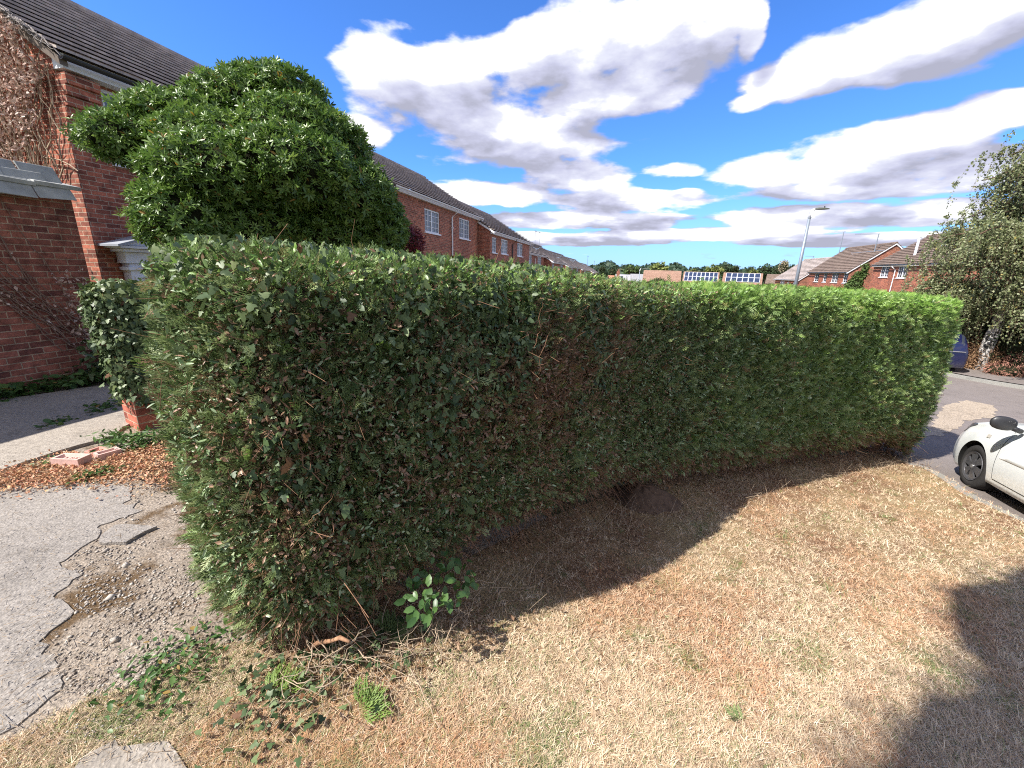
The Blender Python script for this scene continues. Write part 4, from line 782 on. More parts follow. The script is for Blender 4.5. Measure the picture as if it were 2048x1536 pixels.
def pebbles():
    n = 17000; q, t = pix_scatter(n, 60, 460, 950, 1420); k = in_poly(q[:, :2], GP); q = q[k]; n = len(q); sel = nz(q, 4.)+.35*gauss(n) > -.05; q = q[sel]; n = len(q)
    S = .0025+.010*rnd(n)**4; S = np.where(rnd(n) < .012, S*2.4, S); q[:, 2] += S*.2; V, F, A = scatter(*OCT, q, frames(gauss(n, 3)*np.array([1, 1, .15]), np.array([0, 0, 1.])+gauss(n, 3)*.15), S, rnd(n)); mesh('pebbles', V, F, STONE, attrs=dict(rnd=A[0]), kind='stuff')
    q, t = pix_scatter(900, 0, 300, 860, 1500); q[:, 2] += .032; n = len(q); V, F, A = scatter(*OCT, q, frames(gauss(n, 3)*np.array([1, 1, .1]), np.tile([0, 0, 1.], (n, 1))), .002+.004*rnd(n)**2, rnd(n)); mesh('grit', V, F, STONE, attrs=dict(rnd=A[0]), kind='stuff')
pebbles()
STRAW = m_leaf('dry_grass', [(.35, .245, .15), (.64, .49, .33), (.90, .77, .57), (.45, .30, .18), (.78, .62, .44)], [(.07, .14, .03), (.14, .22, .06), (.22, .27, .09)], .7, .25, .25, ((.42, .20, .10), (.68, .41, .235)))
def blade(seed):
    r = np.random.default_rng(seed); V, F = [], []
    for i in range(5):
        a = r.random()*6.28; l = .6+.5*r.random(); lean = .5+1.4*r.random(); w = .030; o = r.normal(size=2)*.25; b = len(V); c, s = math.cos(a), math.sin(a); tx = r.normal()*.4
        for t in (0, .5): x = o[0]+c*lean*l*t*t*1.2; y = o[1]+s*lean*l*t*t*1.2; z = l*t*.55/(.6+lean*.5); V += [(x-s*w, y+c*w, z), (x+s*w, y-c*w, z)]
        V.append((o[0]+c*lean*l*.9-s*tx*.3, o[1]+s*lean*l*.9+c*tx*.3, l*(.35+.3*r.random())/(.6+lean*.5))); F += [(b, b+1, b+3), (b, b+3, b+2), (b+2, b+3, b+4)]
    return np.array(V), np.array(F)
BL = [blade(i) for i in range(8)]
def grass():
    n = 175000; px_ = None; q, t = pix_scatter(n, -60, 2110, 905, 1620); k = in_poly(q[:, :2], LAWN_POLY) & ~in_poly(q[:, :2], pxpoly([(120, 1560), (215, 1498), (318, 1488), (372, 1540), (380, 1640), (60, 1640)])); q, t = q[k], t[k]; n = len(q)
    base_d = nz(np.column_stack([q[:, :2], 0*t]), 3.1, 2.); bare = (np.abs(q[:, 0]-.2) < 1.2) & (q[:, 1] > 1.75+.75*(q[:, 0]+.2)-.35); k = (rnd(n) > .35*(base_d < -.35)) & (~bare | (rnd(n) < .35)); q, t, bd = q[k], t[k], base_d[k]; n = len(q)
    S = (.017+.022*rnd(n)**1.5)*(1+.10*np.clip(t-2, 0, 8)); gr = nz(np.column_stack([q[:, :2], 0*t]), 5.3, 11.); corner = np.clip(1.2-np.hypot(q[:, 0]+.9, q[:, 1]-1.1)/1.0, 0, 1)
    tone = (rnd(n) < np.clip(.085+1.3*np.clip(gr-.50, 0, 1)+.30*corner, 0, .85))*(.6+.4*rnd(n)); pt = nz(np.column_stack([q[:, :2], 0*t]), 2.2, 21.)+.45*nz(np.column_stack([q[:, :2], 0*t]), 7., 8.); fr = (rnd(n) < np.clip(.14+1.5*pt, 0, .85))*rnd(n)
    V, F, A = multi(BL, q, frames(np.column_stack([gauss(n), gauss(n), .12*gauss(n)]), np.array([0, 0, 1.])+gauss(n, 3)*.15), S, rnd(n), tone, fr)
    mesh('grass', V, F, STRAW, attrs=dict(rnd=A[0], tone=A[1], tint=A[2]), kind='stuff')
    # taller bleached stalks along the hedge foot
    K = 520; s = S_A-.1+rnd(K)*(S_E-S_A+.3); p, nn = ho(s); p = p+nn*(.02+.30*rnd(K)**1.5)[:, None]; z = zg(p[:, 0], p[:, 1]); P = np.column_stack([p, z]); tt = np.linspace(0, 1, 6); d = np.column_stack([gauss(K)*.06, gauss(K)*.06, .05+.11*rnd(K)])
    Q = P[:, None]+d[:, None]*tt[None, :, None]+gauss(K, 1, 3)*np.array([.06, .06, 0])*(tt**2)[None, :, None]; V, F = tubes(Q, .0012+.001*rnd(K), 3); mesh('dry_stalks', V, F, TWIGP, kind='stuff')
grass()
def foot_litter():
    K = 5200; s = S_A-.1+rnd(K)*(S_E-S_A); p, nn = ho(s); p = p+nn*(-.35+.75*rnd(K)**1.3)[:, None]; P = np.column_stack([p, zg(p[:, 0], p[:, 1])+.012+.02*rnd(K)]); V, F, A = scatter(*CURL, P, frames(gauss(K, 3)*np.array([1, 1, .3]), np.array([0, 0, 1.])+gauss(K, 3)*.5), .010+.022*rnd(K)**2, rnd(K)); mesh('hedge_litter', V, F, m_leaf('hedge_litter', [(.12, .07, .045), (.22, .14, .09), (.34, .24, .16), (.10, .06, .04)], None, .9, .1, .05), attrs=dict(rnd=A[0]), kind='stuff')
    K = 1500; P, _ = pix_scatter(K, 0, 480, 960, 1536); P[:, 2] += .022; T = tubes(P[:, None]+np.linspace(0, 1, 4)[None, :, None]*(gauss(K, 1, 3)*np.array([.02, .02, .002])), .0008+.0008*rnd(K), 3); mesh('straw_bits', T[0], T[1], TWIGP, kind='stuff')
foot_litter()
# fallen twigs by the near corner
def fallen():
    pts = [gnd(x, y) for x, y in ((650, 1330), (700, 1350), (620, 1320), (760, 1320), (820, 1300), (880, 1290), (800, 1350), (950, 1210), (580, 1330), (640, 1370))]
    K = 120; P = np.array(pts)[rng.integers(0, len(pts), K)]+gauss(K, 3)*np.array([.09, .09, 0]); P[:, 2] = .02+.05*rnd(K); tt = np.linspace(0, 1, 7); a = rnd(K)*6.28; d = np.column_stack([np.cos(a), np.sin(a), .25*gauss(K)])*(.10+.16*rnd(K))[:, None]
    Q = P[:, None]+d[:, None]*tt[None, :, None]+np.cumsum(gauss(K, 7, 3)*.008, 1); Q[..., 2] = np.maximum(Q[..., 2], .006); V, F = tubes(Q, .0012+.0022*rnd(K)**2, 4); mesh('fallen_twigs', V, F, TWIGP, kind='stuff')
fallen()
# ------------------------------------------------------------------ dead creeper on gable and outhouse wall
DEADL = m_leaf('dead_leaf', [(.42, .28, .22), (.62, .47, .40), (.28, .16, .12), (.72, .62, .55)], None, .8, .15, .1)
def gable_vine():
    o = empty('dead_creeper', tuple(st(-10.3, 5.3, 2.6)), label='dead brown creeper covering the gable of the nearest house', cat='creeper')
    n = 15000; off = -14+rnd(n)*5.3; z = 2.6+rnd(n)*3.9; lim = 4.75+(-9-off)*.63+.08; edge = -8.95-np.interp(z, [2.6, 3.2, 3.7, 4.1, 4.6, 4.9], [1.25, .95, .55, .35, .12, .1])+.12*np.sin(z*9)
    k = (z < lim) & (off < edge) & (rnd(n) < np.interp(z, [2.6, 3.4, 4.], [.25, .55, 1.])); off, z = off[k], z[k]; n = len(z); P = np.array([st(a, 5.4-.06-.12*rnd()-.10*(abs(4.75+(-9-a)*.63-c) < .3), c) for a, c in zip(off, z)])
    V, F, A = scatter(*CURL, P, frames(gauss(n, 3)+np.array([0, 0, -.6]), np.array([-DD[0], -DD[1], .2])+gauss(n, 3)*.7), .045+.045*rnd(n), rnd(n)); mesh('leaves', rel(V, o), F, DEADL, o, attrs=dict(rnd=A[0]))
    K = 130; a0 = -13.5+4.2*rnd(K); tt = 14; Q = np.zeros((K, tt, 3)); 
    for i in range(K):
        c, zz = a0[i], 2.5+rnd()*.5; dz = .13+.07*rnd(); drift = rng.normal()*.04
        for j in range(tt): Q[i, j] = st(min(c, -9.02), 5.4-.05-.06*rnd(), min(zz, 4.75+(-9-c)*.63)); c += drift+rng.normal()*.05; zz += dz
    V, F = tubes(Q, .006+.010*rnd(K), 4); mesh('stems', rel(V, o), F, TWIGP, o)
    K = 170; Q = np.zeros((K, 8, 3))
    for i in range(K):
        c = -9.+rng.random()*-3.2; s_ = rng.normal()*.05
        for j in range(8): Q[i, j] = st(c, 5.3+rng.normal()*.04-.10*rnd()+.0, 4.75+(-9-c)*.63+.06+.10*rnd()); c += s_+rng.normal()*.07
    V, F = tubes(Q, .006+.006*rnd(K), 3); mesh('tangle', rel(V, o), F, m_simple('grey_stems', (.30, .27, .25), .9, .1, .3, 9), o)
    b = MB()
    for pl in ([(96, 222), (112, 250), (122, 265), (138, 275), (143, 282)], [(85, 314), (120, 320), (140, 330), (156, 342)]):
        b.tube([tuple(at_al(x, y, 5.33)-np.array(o.location)) for x, y in pl], [.012, .011, .009, .008, .006][:len(pl)], 5)
    b.build('loose_stem', TWIGP, o)
def at_al(px, py, al):
    d = ray(px, py); n3 = np.array([DD[0], DD[1], 0]); t = al/(d@n3); return np.array([0, 0, EYE])+t*d
gable_vine()
def wall_vine():
    o = empty('bare_vine', tuple(st(-6.8, 2.5, 0)), label='bare straggling vine stems fanned across the outhouse wall', cat='creeper'); paths = []; lv = []
    for i in range(18):
        al = 3.85-rnd()*.35; z = .4+rnd()*.5; da = -.02-.09*rnd(); dz = .07+.09*rnd(); Q = []
        for j in range(22):
            Q.append(st(-6.83+.015*rnd(), al, min(z, 2.36))); al += da*(.6+.8*rnd()); z += dz*(.4+.9*rnd())*(1 if z < 2.35 else 0); 
            if rnd() < .25: lv.append(st(-6.80, al, min(z, 2.36)))
        paths.append(Q)
    V, F = tubes(np.array(paths), .0045+.004*rnd(len(paths)), 4); mesh('stems', rel(V, o), F, m_simple('grey_vine', (.22, .15, .12), .9, .1, .3, 9), o)
    P = np.array(lv+[st(-6.78+.05*rng.normal(), 3.75+.10*rng.normal(), .35+1.1*rnd()) for _ in range(240)]); n = len(P); V, F, A = scatter(*CURL, P, frames(gauss(n, 3), np.array([NN[0], NN[1], 0])+gauss(n, 3)*.6), .03+.035*rnd(n), rnd(n)); mesh('leaves', rel(V, o), F, DEADL, o, attrs=dict(rnd=A[0]))
wall_vine()
# ------------------------------------------------------------------ street lamp
def lamp(base, h, azm, label, r0=.085, arm=.75, group=None):
    o = empty('street_lamp', tuple(base), -azm, label=label, cat='street lamp', group=group)
    b = MB(); b.tube([(0, 0, -.1), (0, 0, 1.2)], r0*1.35, 12); b.build('base_section', GALV, o, True); b = MB(); b.tube([(0, 0, 1.2), (0, 0, h-.35)], [r0, r0*.72], 12); b.tube([(0, 0, h-.36), (0, 0, h-.33)], r0*.95, 12); b.build('pole', GALV, o, True)
    b = MB(); b.tube([(0, 0, h-.33), (0, 0, h-.1), (.05, 0, h-.02), (.16, 0, h+.02)], [.05, .05, .055, .05], 10); b.build('bracket', WHITE, o, True)
    b = MB(); n = 12; X_ = [.14, .2, .35, .55, .70, .76]; W_ = [.04, .075, .12, .12, .08, .015]; T_ = [.035, .06, .075, .065, .035, .01]
    V = [(x*arm/.75, w_*math.cos(2*math.pi*i/n), h+.03+(t if math.sin(2*math.pi*i/n) > 0 else .45*t)*math.sin(2*math.pi*i/n)) for x, w_, t in zip(X_, W_, T_) for i in range(n)]
    b.add(V, [(k*n+i, k*n+(i+1) % n, (k+1)*n+(i+1) % n, (k+1)*n+i) for k in range(5) for i in range(n)]+[tuple(range(n)), tuple(5*n+i for i in range(n))]); hd = b.build('lamp_head', m_simple('lamp_housing', (.10, .11, .09), .6, .3, .2, 8), o, True)
    b = MB(); b.tube([(.53*arm/.75, 0, h+.07), (.53*arm/.75, 0, h+.15)], .028, 8); b.build('sensor', BLACKPL, hd)
lp = atd(1590, 575, 25); lt = atd(1634, 417, 25); hz_ = float(zg(lp[0], lp[1])); lamp((lp[0], lp[1], hz_), lt[2]-hz_-.02, R(14.5)+R(90)-R(90), 'tall grey street lamp rising beyond the hedge with a dark lamp head')
fp = atd(1280, 538, 62); z_ = float(zg(fp[0], fp[1])); lamp((fp[0], fp[1], z_), fp[2]-z_, R(0), 'small distant white street lamp beside the brown roof', .07, 1.6)
# ------------------------------------------------------------------ far houses with solar roofs
SOLAR = m_simple('solar_cell', (.03, .04, .075), .25, .6, .15, 2); FRAME = m_simple('panel_frame', (.62, .64, .68), .4, .5, .05, 2)
def far_house(px0, px1, py_top, py_bot, D, label, tile=TILE_F, panels=None, group=None, wall=BRICK_R, drop=3., depthk=1.):
    a, b_ = atd(px0, py_top, D), atd(px1, py_top, D); az_ = math.atan2(b_[0]-a[0], b_[1]-a[1])   # ridge direction
    c = (a+b_)/2; W = np.linalg.norm((b_-a)[:2])/2; zt = (a[2]+b_[2])/2; zb = (atd(px0, py_bot, D)[2]+atd(px1, py_bot, D)[2])/2; rise = (zt-zb)*1.05; run = rise/math.tan(R(36)); base = zb-drop
    o = empty('distant_house', (c[0], c[1], base), math.pi/2-az_, label=label, cat='house', group=group); h0, h1_ = zb-base, zt-base
    # local x along ridge, local -y faces the viewer
    mb = MB(); mb.add([(x, y, z) for x in (-W, W) for y, z in ((-run, 0), (-run, h0), (0, h1_-.08), (run, h0), (run, 0))], [(0, 1, 2, 3, 4), (5, 9, 8, 7, 6), (0, 5, 6, 1), (4, 3, 8, 9)]); mb.build('wall', wall, o)
    mb = MB(); n = 12; e = .25
    for sg in (-1, 1):
        for i in range(n):
            y0_, y1_ = (-run-e)*(1-i/n), (-run-e)*(1-(i+1)/n); f_ = lambda y: h1_+(h1_-h0)*(y/run); s_ = -sg
            mb.add([(-W-.15, s_*-y0_*-1*-1, f_(y0_)+.06), (W+.15, s_*-y0_*-1*-1, f_(y0_)+.06), (W+.15, s_*-y1_*-1*-1, f_(y1_)+.01), (-W-.15, s_*-y1_*-1*-1, f_(y1_)+.01), (-W-.15, s_*-y0_*-1*-1, f_(y0_)-.04), (W+.15, s_*-y0_*-1*-1, f_(y0_)-.04)], [(0, 1, 2, 3), (0, 4, 5, 1)])
    rf = mb.build('roof', tile, o)
    if panels:
        nc, nr, x0, x1 = panels; al = math.atan2(h1_-h0, run); Ls = math.hypot(run, h1_-h0); M = Matrix.Translation((0, -run, h0+.02)) @ Matrix.Rotation(al, 4, 'X')
        for i in range(nc):
            for j in range(nr):
                xa = x0*W+(x1-x0)*W*i/nc; xb = x0*W+(x1-x0)*W*(i+1)/nc; ya, yb = Ls*(.10+.82*j/nr), Ls*(.10+.82*(j+1)/nr)
                mb = MB(); g = .035; mb.box(xa+g*.3, xb-g*.3, ya+g*.3, yb-g*.3, .10, .15, M); p_ = mb.build('solar_panel', FRAME, o); mb = MB(); mb.box(xa+g*2.2, xb-g*2.2, ya+g*2.2, yb-g*2.2, .152, .158, M); mb.build('cells', SOLAR, p_)
    return o
GF = 'distant houses with roofs facing the hedge'
far_house(1369, 1438, 544, 565, 112, 'left distant house with eight columns of solar panels on its roof', panels=(8, 2, -.96, .96), group=GF)
far_house(1449, 1525, 546, 567, 104, 'right distant house with six columns of solar panels on its roof', panels=(6, 2, -.88, .92), group=GF)
far_house(1289, 1362, 541, 562, 120, 'plain brown roofed distant house left of the solar roofs', group=GF)
far_house(1536, 1600, 549, 566, 95, 'small pinkish roofed distant house right of the solar roofs', TILE_B, group=GF)
far_house(1262, 1290, 548, 562, 135, 'dark flat looking distant roof left of the brown roof', GREYR, group=GF)
far_house(1232, 1262, 549, 562, 140, 'pale grey roofed distant house with an orange chimney', m_simple('pale_slate', (.34, .34, .37), .8, .2, .15, 3), group=GF)
far_house(1216, 1240, 551, 562, 150, 'orange roofed distant cottage at the end of the left terrace', m_simple('orange_roof', (.42, .20, .13), .8, .2, .15, 3), group=GF)
ch = atd(1236.5, 546, 138); b = MB(); b.box(-.4, .4, -.4, .4, -2, .6); b.box(-.15, .15, -.15, .15, .602, 1.1); o = b.build('chimney_stack', BRICK_R); o.location = ch; tag(o, 'orange brick chimney stack on the pale grey distant roof', 'chimney')
# ------------------------------------------------------------------ trees
def tree_mat(name, a, b_, c): return m_leaf(name, [a, b_, c], None, .6, .25, .2)
FARG = tree_mat('far_green', (.030, .055, .024), (.045, .075, .03), (.07, .10, .04)); YELG = tree_mat('yellow_green', (.12, .16, .035), (.17, .20, .05), (.22, .24, .07)); MIDG = tree_mat('mid_green', (.06, .10, .03), (.08, .13, .035), (.12, .17, .05)); PALET = tree_mat('bare_pale', (.30, .24, .16), (.36, .30, .2), (.2, .2, .08))
QUAD = (np.array([(-.5, -.35, 0), (.5, -.3, .1), (.45, .35, 0), (-.4, .4, .12)]), np.array([(0, 1, 2, 3)]))
def ftree(px, py, D, w, h, label, m, n=900, group=None, k=5, size=None, top=None, name='tree'):
    kk = (np.array(ray(px, py)*D)@_f)/FPX; W, Hh = w*kk/2, h*kk; c = atd(px, py, D); base = float(zg(c[0], c[1])); L = []
    for i in range(k): a = rnd()*6.28; r_ = .55*rnd(); s = .45+.25*rnd(); L.append((c+np.array([math.cos(a)*W*r_, math.sin(a)*W*r_, -Hh*(.35+.35*rnd())+Hh*.1]), np.array([W*s, W*s, Hh*.5*s])))
    L.append((c+np.array([0, 0, -Hh*.45]), np.array([W*.62, W*.62, Hh*.46]))); return leafy(name, label, L, n, size or W*.16, m, 'tree', QUAD, group, base, .82)
GD = 'trees on the far skyline'
for a in ((1228, 536, 210, 26, 22, 'dark round tree just right of the last terrace roofs', FARG), (1266, 533, 190, 34, 24, 'mid green round tree behind the pale roof', MIDG), (1320, 528, 200, 44, 26, 'yellow green spreading tree above the plain brown roof', YELG), (1388, 540, 230, 22, 14, 'small yellow green tree over the left solar roof', YELG), (1427, 532, 210, 40, 24, 'yellow green tree between the two solar roofs', YELG),
          (1453, 528, 240, 26, 24, 'tall dark tree behind the gap of the solar roofs', FARG), (1471, 531, 240, 20, 22, 'narrower dark tree right of the tall dark one', FARG), (1507, 540, 200, 18, 12, 'small yellow green bush over the right solar roof', YELG), (1504, 533, 260, 20, 20, 'thin topped dark tree above the right solar roof', FARG), (1535, 532, 230, 38, 26, 'broad dark tree right of the solar roofs', FARG), (1561, 533, 220, 24, 24, 'dark tree just left of the pale bare tree', FARG), (1585, 530, 120, 20, 24, 'dark tree behind the lower grey roof', FARG), (1571, 521, 130, 22, 30, 'pale half bare tree left of the tall lamp post', PALET), (1205, 532, 260, 14, 16, 'small dark tree touching the end of the terrace roofs', FARG)): ftree(*a, group=GD)
ftree(1318, 556, 100, 50, 20, 'thin leaved green bush in front of the plain brown roof', MIDG, 700, size=.25)
for i in range(10): ftree(1233.5+i*3.4, 529+.2*i, 420, 2.4, 9, ['first', 'second', 'third', 'fourth', 'fifth', 'sixth', 'seventh', 'eighth', 'ninth', 'last'][i]+' slim poplar from the left in the far skyline row', FARG, 140, 'row of poplars on the far skyline', 2, name='poplar')
def woodland():
    n = 30000; aa = R(-30)+rnd(n)*R(110); d = 330+rnd(n)*260; x, y = d*np.sin(aa), d*np.cos(aa); h = 7+5*np.abs(np.sin(aa*38)+.6*np.sin(aa*91+1)); P = np.column_stack([x, y, zg(x, y)+h*rnd(n)**.7]); V, F, A = scatter(*QUAD, P, frames(gauss(n, 3), gauss(n, 3)+np.array([0, -.5, .6])), 2.2+2.*rnd(n), rnd(n), 0*x)
    mesh('far_woodland', V, F, tree_mat('hill_wood', (.030, .055, .032), (.04, .068, .038), (.055, .085, .045)), attrs=dict(rnd=A[0], tone=A[1]), kind='stuff')
woodland()
# silver birch
BIRL = m_leaf('birch_leaf', [(.12, .15, .06), (.18, .215, .095), (.25, .28, .14), (.36, .38, .22)], [(.36, .30, .09)], .5, .4, .35)
def m_birchbark():
    m, n = mat('birch_bark'); o = n.obj(); v = n.v('MULTIPLY', o, (6, 6, 2.2)); f = n.noise(v, 2.2, 5, .65, .4); n.bsdf(n.ramp(f, [(.46, (.05, .045, .04)), (.52, (.42, .40, .38)), (.8, (.6, .58, .55))]), .8, .2, f, .5, .02); return m
def birch():
    base = np.array([15.75, 13.52, float(zg(15.75, 13.52))]); o = empty('birch_tree', tuple(base), label='silver birch with drooping fine foliage at the right edge', cat='tree'); b = MB()
    t1 = np.array([.0, .0, 1.9]); pts = [(0, 0, -.2), (-.05, .04, .7), tuple(t1), (.2, -.2, 3.3), (.7, -.8, 5.4), (.8, -.9, 8.6)]; b.tube(pts, [.22, .17, .14, .11, .07, .02], 12); b.build('trunk', m_birchbark(), o, True)
    K = 100; Q = []; tips = []
    perp = np.array([ray(2048, 500)[1], -ray(2048, 500)[0], 0]); perp = unit(perp)
    for i in range(K):
        z0 = 1.7+6.4*rnd()**1.1; s0 = np.array([np.interp(z0, [0, 1.9, 3.3, 7], [0, .0, .2, .8]), np.interp(z0, [0, 1.9, 3.3, 7], [0, .0, -.2, -.9]), z0]); a = rnd()*6.28; L = (2.75-.16*(z0-1.5))*(.6+.5*rnd()); L = max(L, .7); up = .35+.6*rnd()
        q = [s0+np.array([math.cos(a)*L*t, math.sin(a)*L*t, up*L*(t-.75*t*t)*1.3]) for t in np.linspace(0, 1, 8)]; Q.append(q); tips += [q[j] for j in range(2, 8)]
    V, F = tubes(np.array(Q), np.full(K, .035), 5); mesh('branches', V, F, BARK, o); tips = np.array(tips); M_ = 5000; s = tips[rng.integers(0, len(tips), M_)]+gauss(M_, 3)*.22; L = .5+.9*rnd(M_); tt = np.linspace(0, 1, 6); sw = gauss(M_, 2)*.20
    H_ = np.zeros((M_, 6, 3)); 
    for j, t in enumerate(tt): H_[:, j] = s+np.column_stack([sw[:, 0]*t, sw[:, 1]*t, .12*math.sin(t*3)-L*t*t])
    V, F = tubes(H_, np.full(M_, .004), 3); mesh('hanging_twigs', V, F, BARK, o)
    n = 240000; i = rng.integers(0, M_, n); t = rnd(n); j = np.minimum((t*5).astype(int), 4); f = (t*5-j)[:, None]; P = H_[i, j]*(1-f)+H_[i, j+1]*f+gauss(n, 3)*.035; T = (np.array([(0, 0, 0), (.45, .35, .05), (1, 0, -.1), (.45, -.35, .05)]), np.array([(0, 1, 2, 3)]))
    V, F, A = scatter(*T, P, frames(gauss(n, 3)+np.array([0, 0, -.8]), gauss(n, 3)+np.array([0, 0, .4])), .052+.035*rnd(n), rnd(n), (rnd(n) < .03)*1.); mesh('leaves', V, F, BIRL, o, attrs=dict(rnd=A[0], tone=A[1]))
birch()
DARKS = tree_mat('dark_shrub', (.018, .032, .014), (.03, .05, .02), (.05, .075, .03)); BROWNS = m_leaf('brown_grass_dome', [(.22, .13, .075), (.31, .19, .11), (.16, .09, .05)], None, .8, .15, .1); REDB = m_leaf('russet_leaf', [(.28, .12, .09), (.40, .20, .15), (.12, .10, .05)], None, .6, .25, .2)
def at_g(px, py, z=None): return gp(px, py)
def bl(px, py, rx, ry, rz, D=20.): c = atd(px, py, D); return (c, np.array([rx, ry, rz]))
leafy('dark_shrub', 'dense dark evergreen shrub behind the brown dome', [bl(1980, 690, 1.4, 1.2, 1.0, 22.5), bl(1945, 695, 1.0, .9, .75, 22.5), bl(2020, 680, 1.2, 1., 1.2, 22.5), bl(2070, 690, 1.5, 1.2, 1.3, 22)], 9000, .12, DARKS)
leafy('dome_shrub', 'rounded brown dead looking shrub on the far kerb', [(np.array([*gp(1945, 742)[:2]*1.02, -.85]), np.array([.85, .75, .80])), (np.array([*gp(1968, 746)[:2]*1.02, -.95]), np.array([.6, .6, .6]))], 26000, .055, BROWNS, temp=LEAF, corescale=.95, core_m=m_simple('brown_core', (.10, .06, .035), .95, .05, .3, 20), stem=False)
leafy('russet_shrub', 'low russet leaved shrub at the birch foot', [(np.array([*gp(2005, 755)[:2]*1.0, -1.05]), np.array([.5, .4, .22])), (np.array([*gp(2045, 760)[:2]*1.02, -.85]), np.array([.6, .5, .4]))], 3500, .06, REDB, stem=False)
leafy('dark_shrub', 'green shrub at the very right edge beside the birch trunk', [(np.array([*gp(2055, 745)[:2]*1.0, -.5]), np.array([.7, .6, .8]))], 3500, .09, DARKS)
# white gable wall glimpsed under the birch
def white_building():
    c = atd(1960, 655, 32); o = empty('white_garage', (c[0], c[1], -1.8), -R(50), label='white wall glimpsed through the birch leaves', cat='building'); b = MB(); b.box(-3, 3, 0, 4, 0, 1.75); b.build('wall', WHITE, o); b = MB(); b.box(-3.1, 3.1, -.1, 4.1, 1.752, 1.86); b.build('roof', GREYR, o)
    c = atd(1935, 650, 30); b = MB(); b.box(-.5, .5, -.3, .3, 0, 3.3); b.box(-.58, .58, -.38, .38, 3.302, 3.4); o = b.build('brick_pier', BRICK_R); o.location = (c[0], c[1], -1.8); tag(o, 'orange brick pier just past the far hedge end', 'pier')
white_building()
# climbing ivy on the orange gable, right side
cp = at_al(1722, 560, 53.0); leafy('climbing_ivy', 'green ivy climbing the orange brick gable between the right houses', [(st(23.9, 53.4, .7), np.array([.5, 1.0, .9])), (st(24.0, 53.2, 1.7), np.array([.35, .6, .8])), (st(24.3, 52.8, 2.6), np.array([.25, .3, .7]))], 3200, .14, MIDG, 'ivy', QUAD, stem=False, base=-3)
# ------------------------------------------------------------------ unseen guessed tree behind the photographer: lobes placed to cast the shade at bottom right
def shade_tree():
    S_ = -SD/SD[2]   # sun ray going down one metre
    def lift(x, y, h): p = np.array([x, y, float(zg(x, y))]); return p-S_*h
    L = []
    for (x, y, h, r) in ((.60, -.26, 6.4, .85), (1.58, .16, 6.8, .88), (2.22, .50, 7., .88), (2.72, .72, 7.2, .86), (3.55, 1.72, 7.6, .70), (4.4, 1.95, 7.8, .82), (3.5, .9, 7.4, 1.1), (5.0, .9, 7.6, 1.5), (5.6, 1.6, 8., 1.2), (-.5, -.7, 6., 1.), (1.6, -.9, 6.6, 1.5), (3.2, -.7, 7., 1.7)):
        L.append((lift(x-.04, y+.13, h), np.array([r, r, r*.95])))
    leafy('standin_shade_tree', 'unseen stand-in tree behind the camera shaped to shade the lawn corner', L, 30000, .07, MIDG, 'tree', base=0., corescale=.96)
shade_tree()
# ------------------------------------------------------------------ cars (local x forward from the front axle, y left, z up)
CX = [.80, .76, .66, .45, .1, -.35, -.70, -1.05, -1.6, -2.2, -2.7, -2.95, -3.08, -3.12]
CW = [.50, .62, .72, .79, .825, .835, .838, .84, .84, .838, .82, .80, .74, .66]
CB = [.50, .60, .69, .775, .86, .90, .915, .925, .94, .96, .98, .98, .92, .80]      # belt / shoulder height
CT = [.53, .66, .765, .86, .955, 1.03, 1.24, 1.41, 1.50, 1.49, 1.44, 1.34, 1.12, .84]  # centreline height
CG = [0, 0, 0, 0, 0, .05, .45, .9, 1, 1, 1, .9, .6, 0]                            # how much of a greenhouse the section has
CZ = [.30, .24, .20, .18, .18, .19, .19, .19, .19, .19, .20, .22, .26, .34]
def csec(x, u):
    xs = CX[::-1]; I = lambda T: float(np.interp(x, xs, T[::-1]))
    w_, zb, zt, g, z0 = I(CW), I(CB), I(CT), I(CG), I(CZ)
    if u <= .5:
        t = u/.5; z = z0+(zb-z0)*t; y = w_*(.93+.07*math.sin(math.pi*min(1, t*1.05+.05))**.6-.030*t**5)
        return y, z
    t = (u-.5)/.5; yb = w_*(.93+.07*math.sin(math.pi*1.0-1e-3)**.6-.030)
    yb = csec(x, .5)[0]; a = t*math.pi/2; yh, zh = yb*math.cos(a)**.85, zb+(zt-zb)*math.sin(a)**.8
    if t < .5: q = t/.5; yg, zg2 = yb-(yb-.60)*q**1.1, zb+(zt-.09-zb)*q
    else: q = (t-.5)/.5; yg, zg2 = .60*(1-q), zt-.09*(1-q)**2.2
    return yh*(1-g)+yg*g, zh*(1-g)+zg2*g
def cpos(x, u, off=0.):
    y, z = csec(x, u); 
    if off:
        y1, z1 = csec(x, min(u+.01, 1)); y0, z0 = csec(x, max(u-.01, 0)); ty, tz = y1-y0, z1-z0; L = math.hypot(ty, tz)+1e-9; y += off*tz/L; z += off*-ty/L
    return (x, y, z)
RIMM = m_simple('wheel_cover', (.13, .13, .14), .35, .5, .15, 9, .6, .2); TYRE = m_simple('tyre_rubber', (.028, .027, .027), .85, .2, .2, 30, bstr=.3); WELL = m_simple('wheel_well', (.012, .012, .012), .9, .1, .1)
def m_paint(name, col, metal=.35):
    m, n = mat(name); o = n.obj(); f = n.noise(o, 3, 5, .6); d = n.noise(o, 40, 4, .6); X, Y, Z = n.sep(o)
    dirt = n.m('MULTIPLY', n.smooth(Z, .55, .2), n.smooth(d, .35, .7)); c = n.mix(n.m('MULTIPLY', dirt, .45), n.mix(f, tuple(v*.96 for v in col), tuple(v*1.04 for v in col)), (.30, .27, .22))
    n.bsdf(c, n.m('ADD', .30, n.m('MULTIPLY', d, .12)), .5, metal=metal, coat=.8); return m
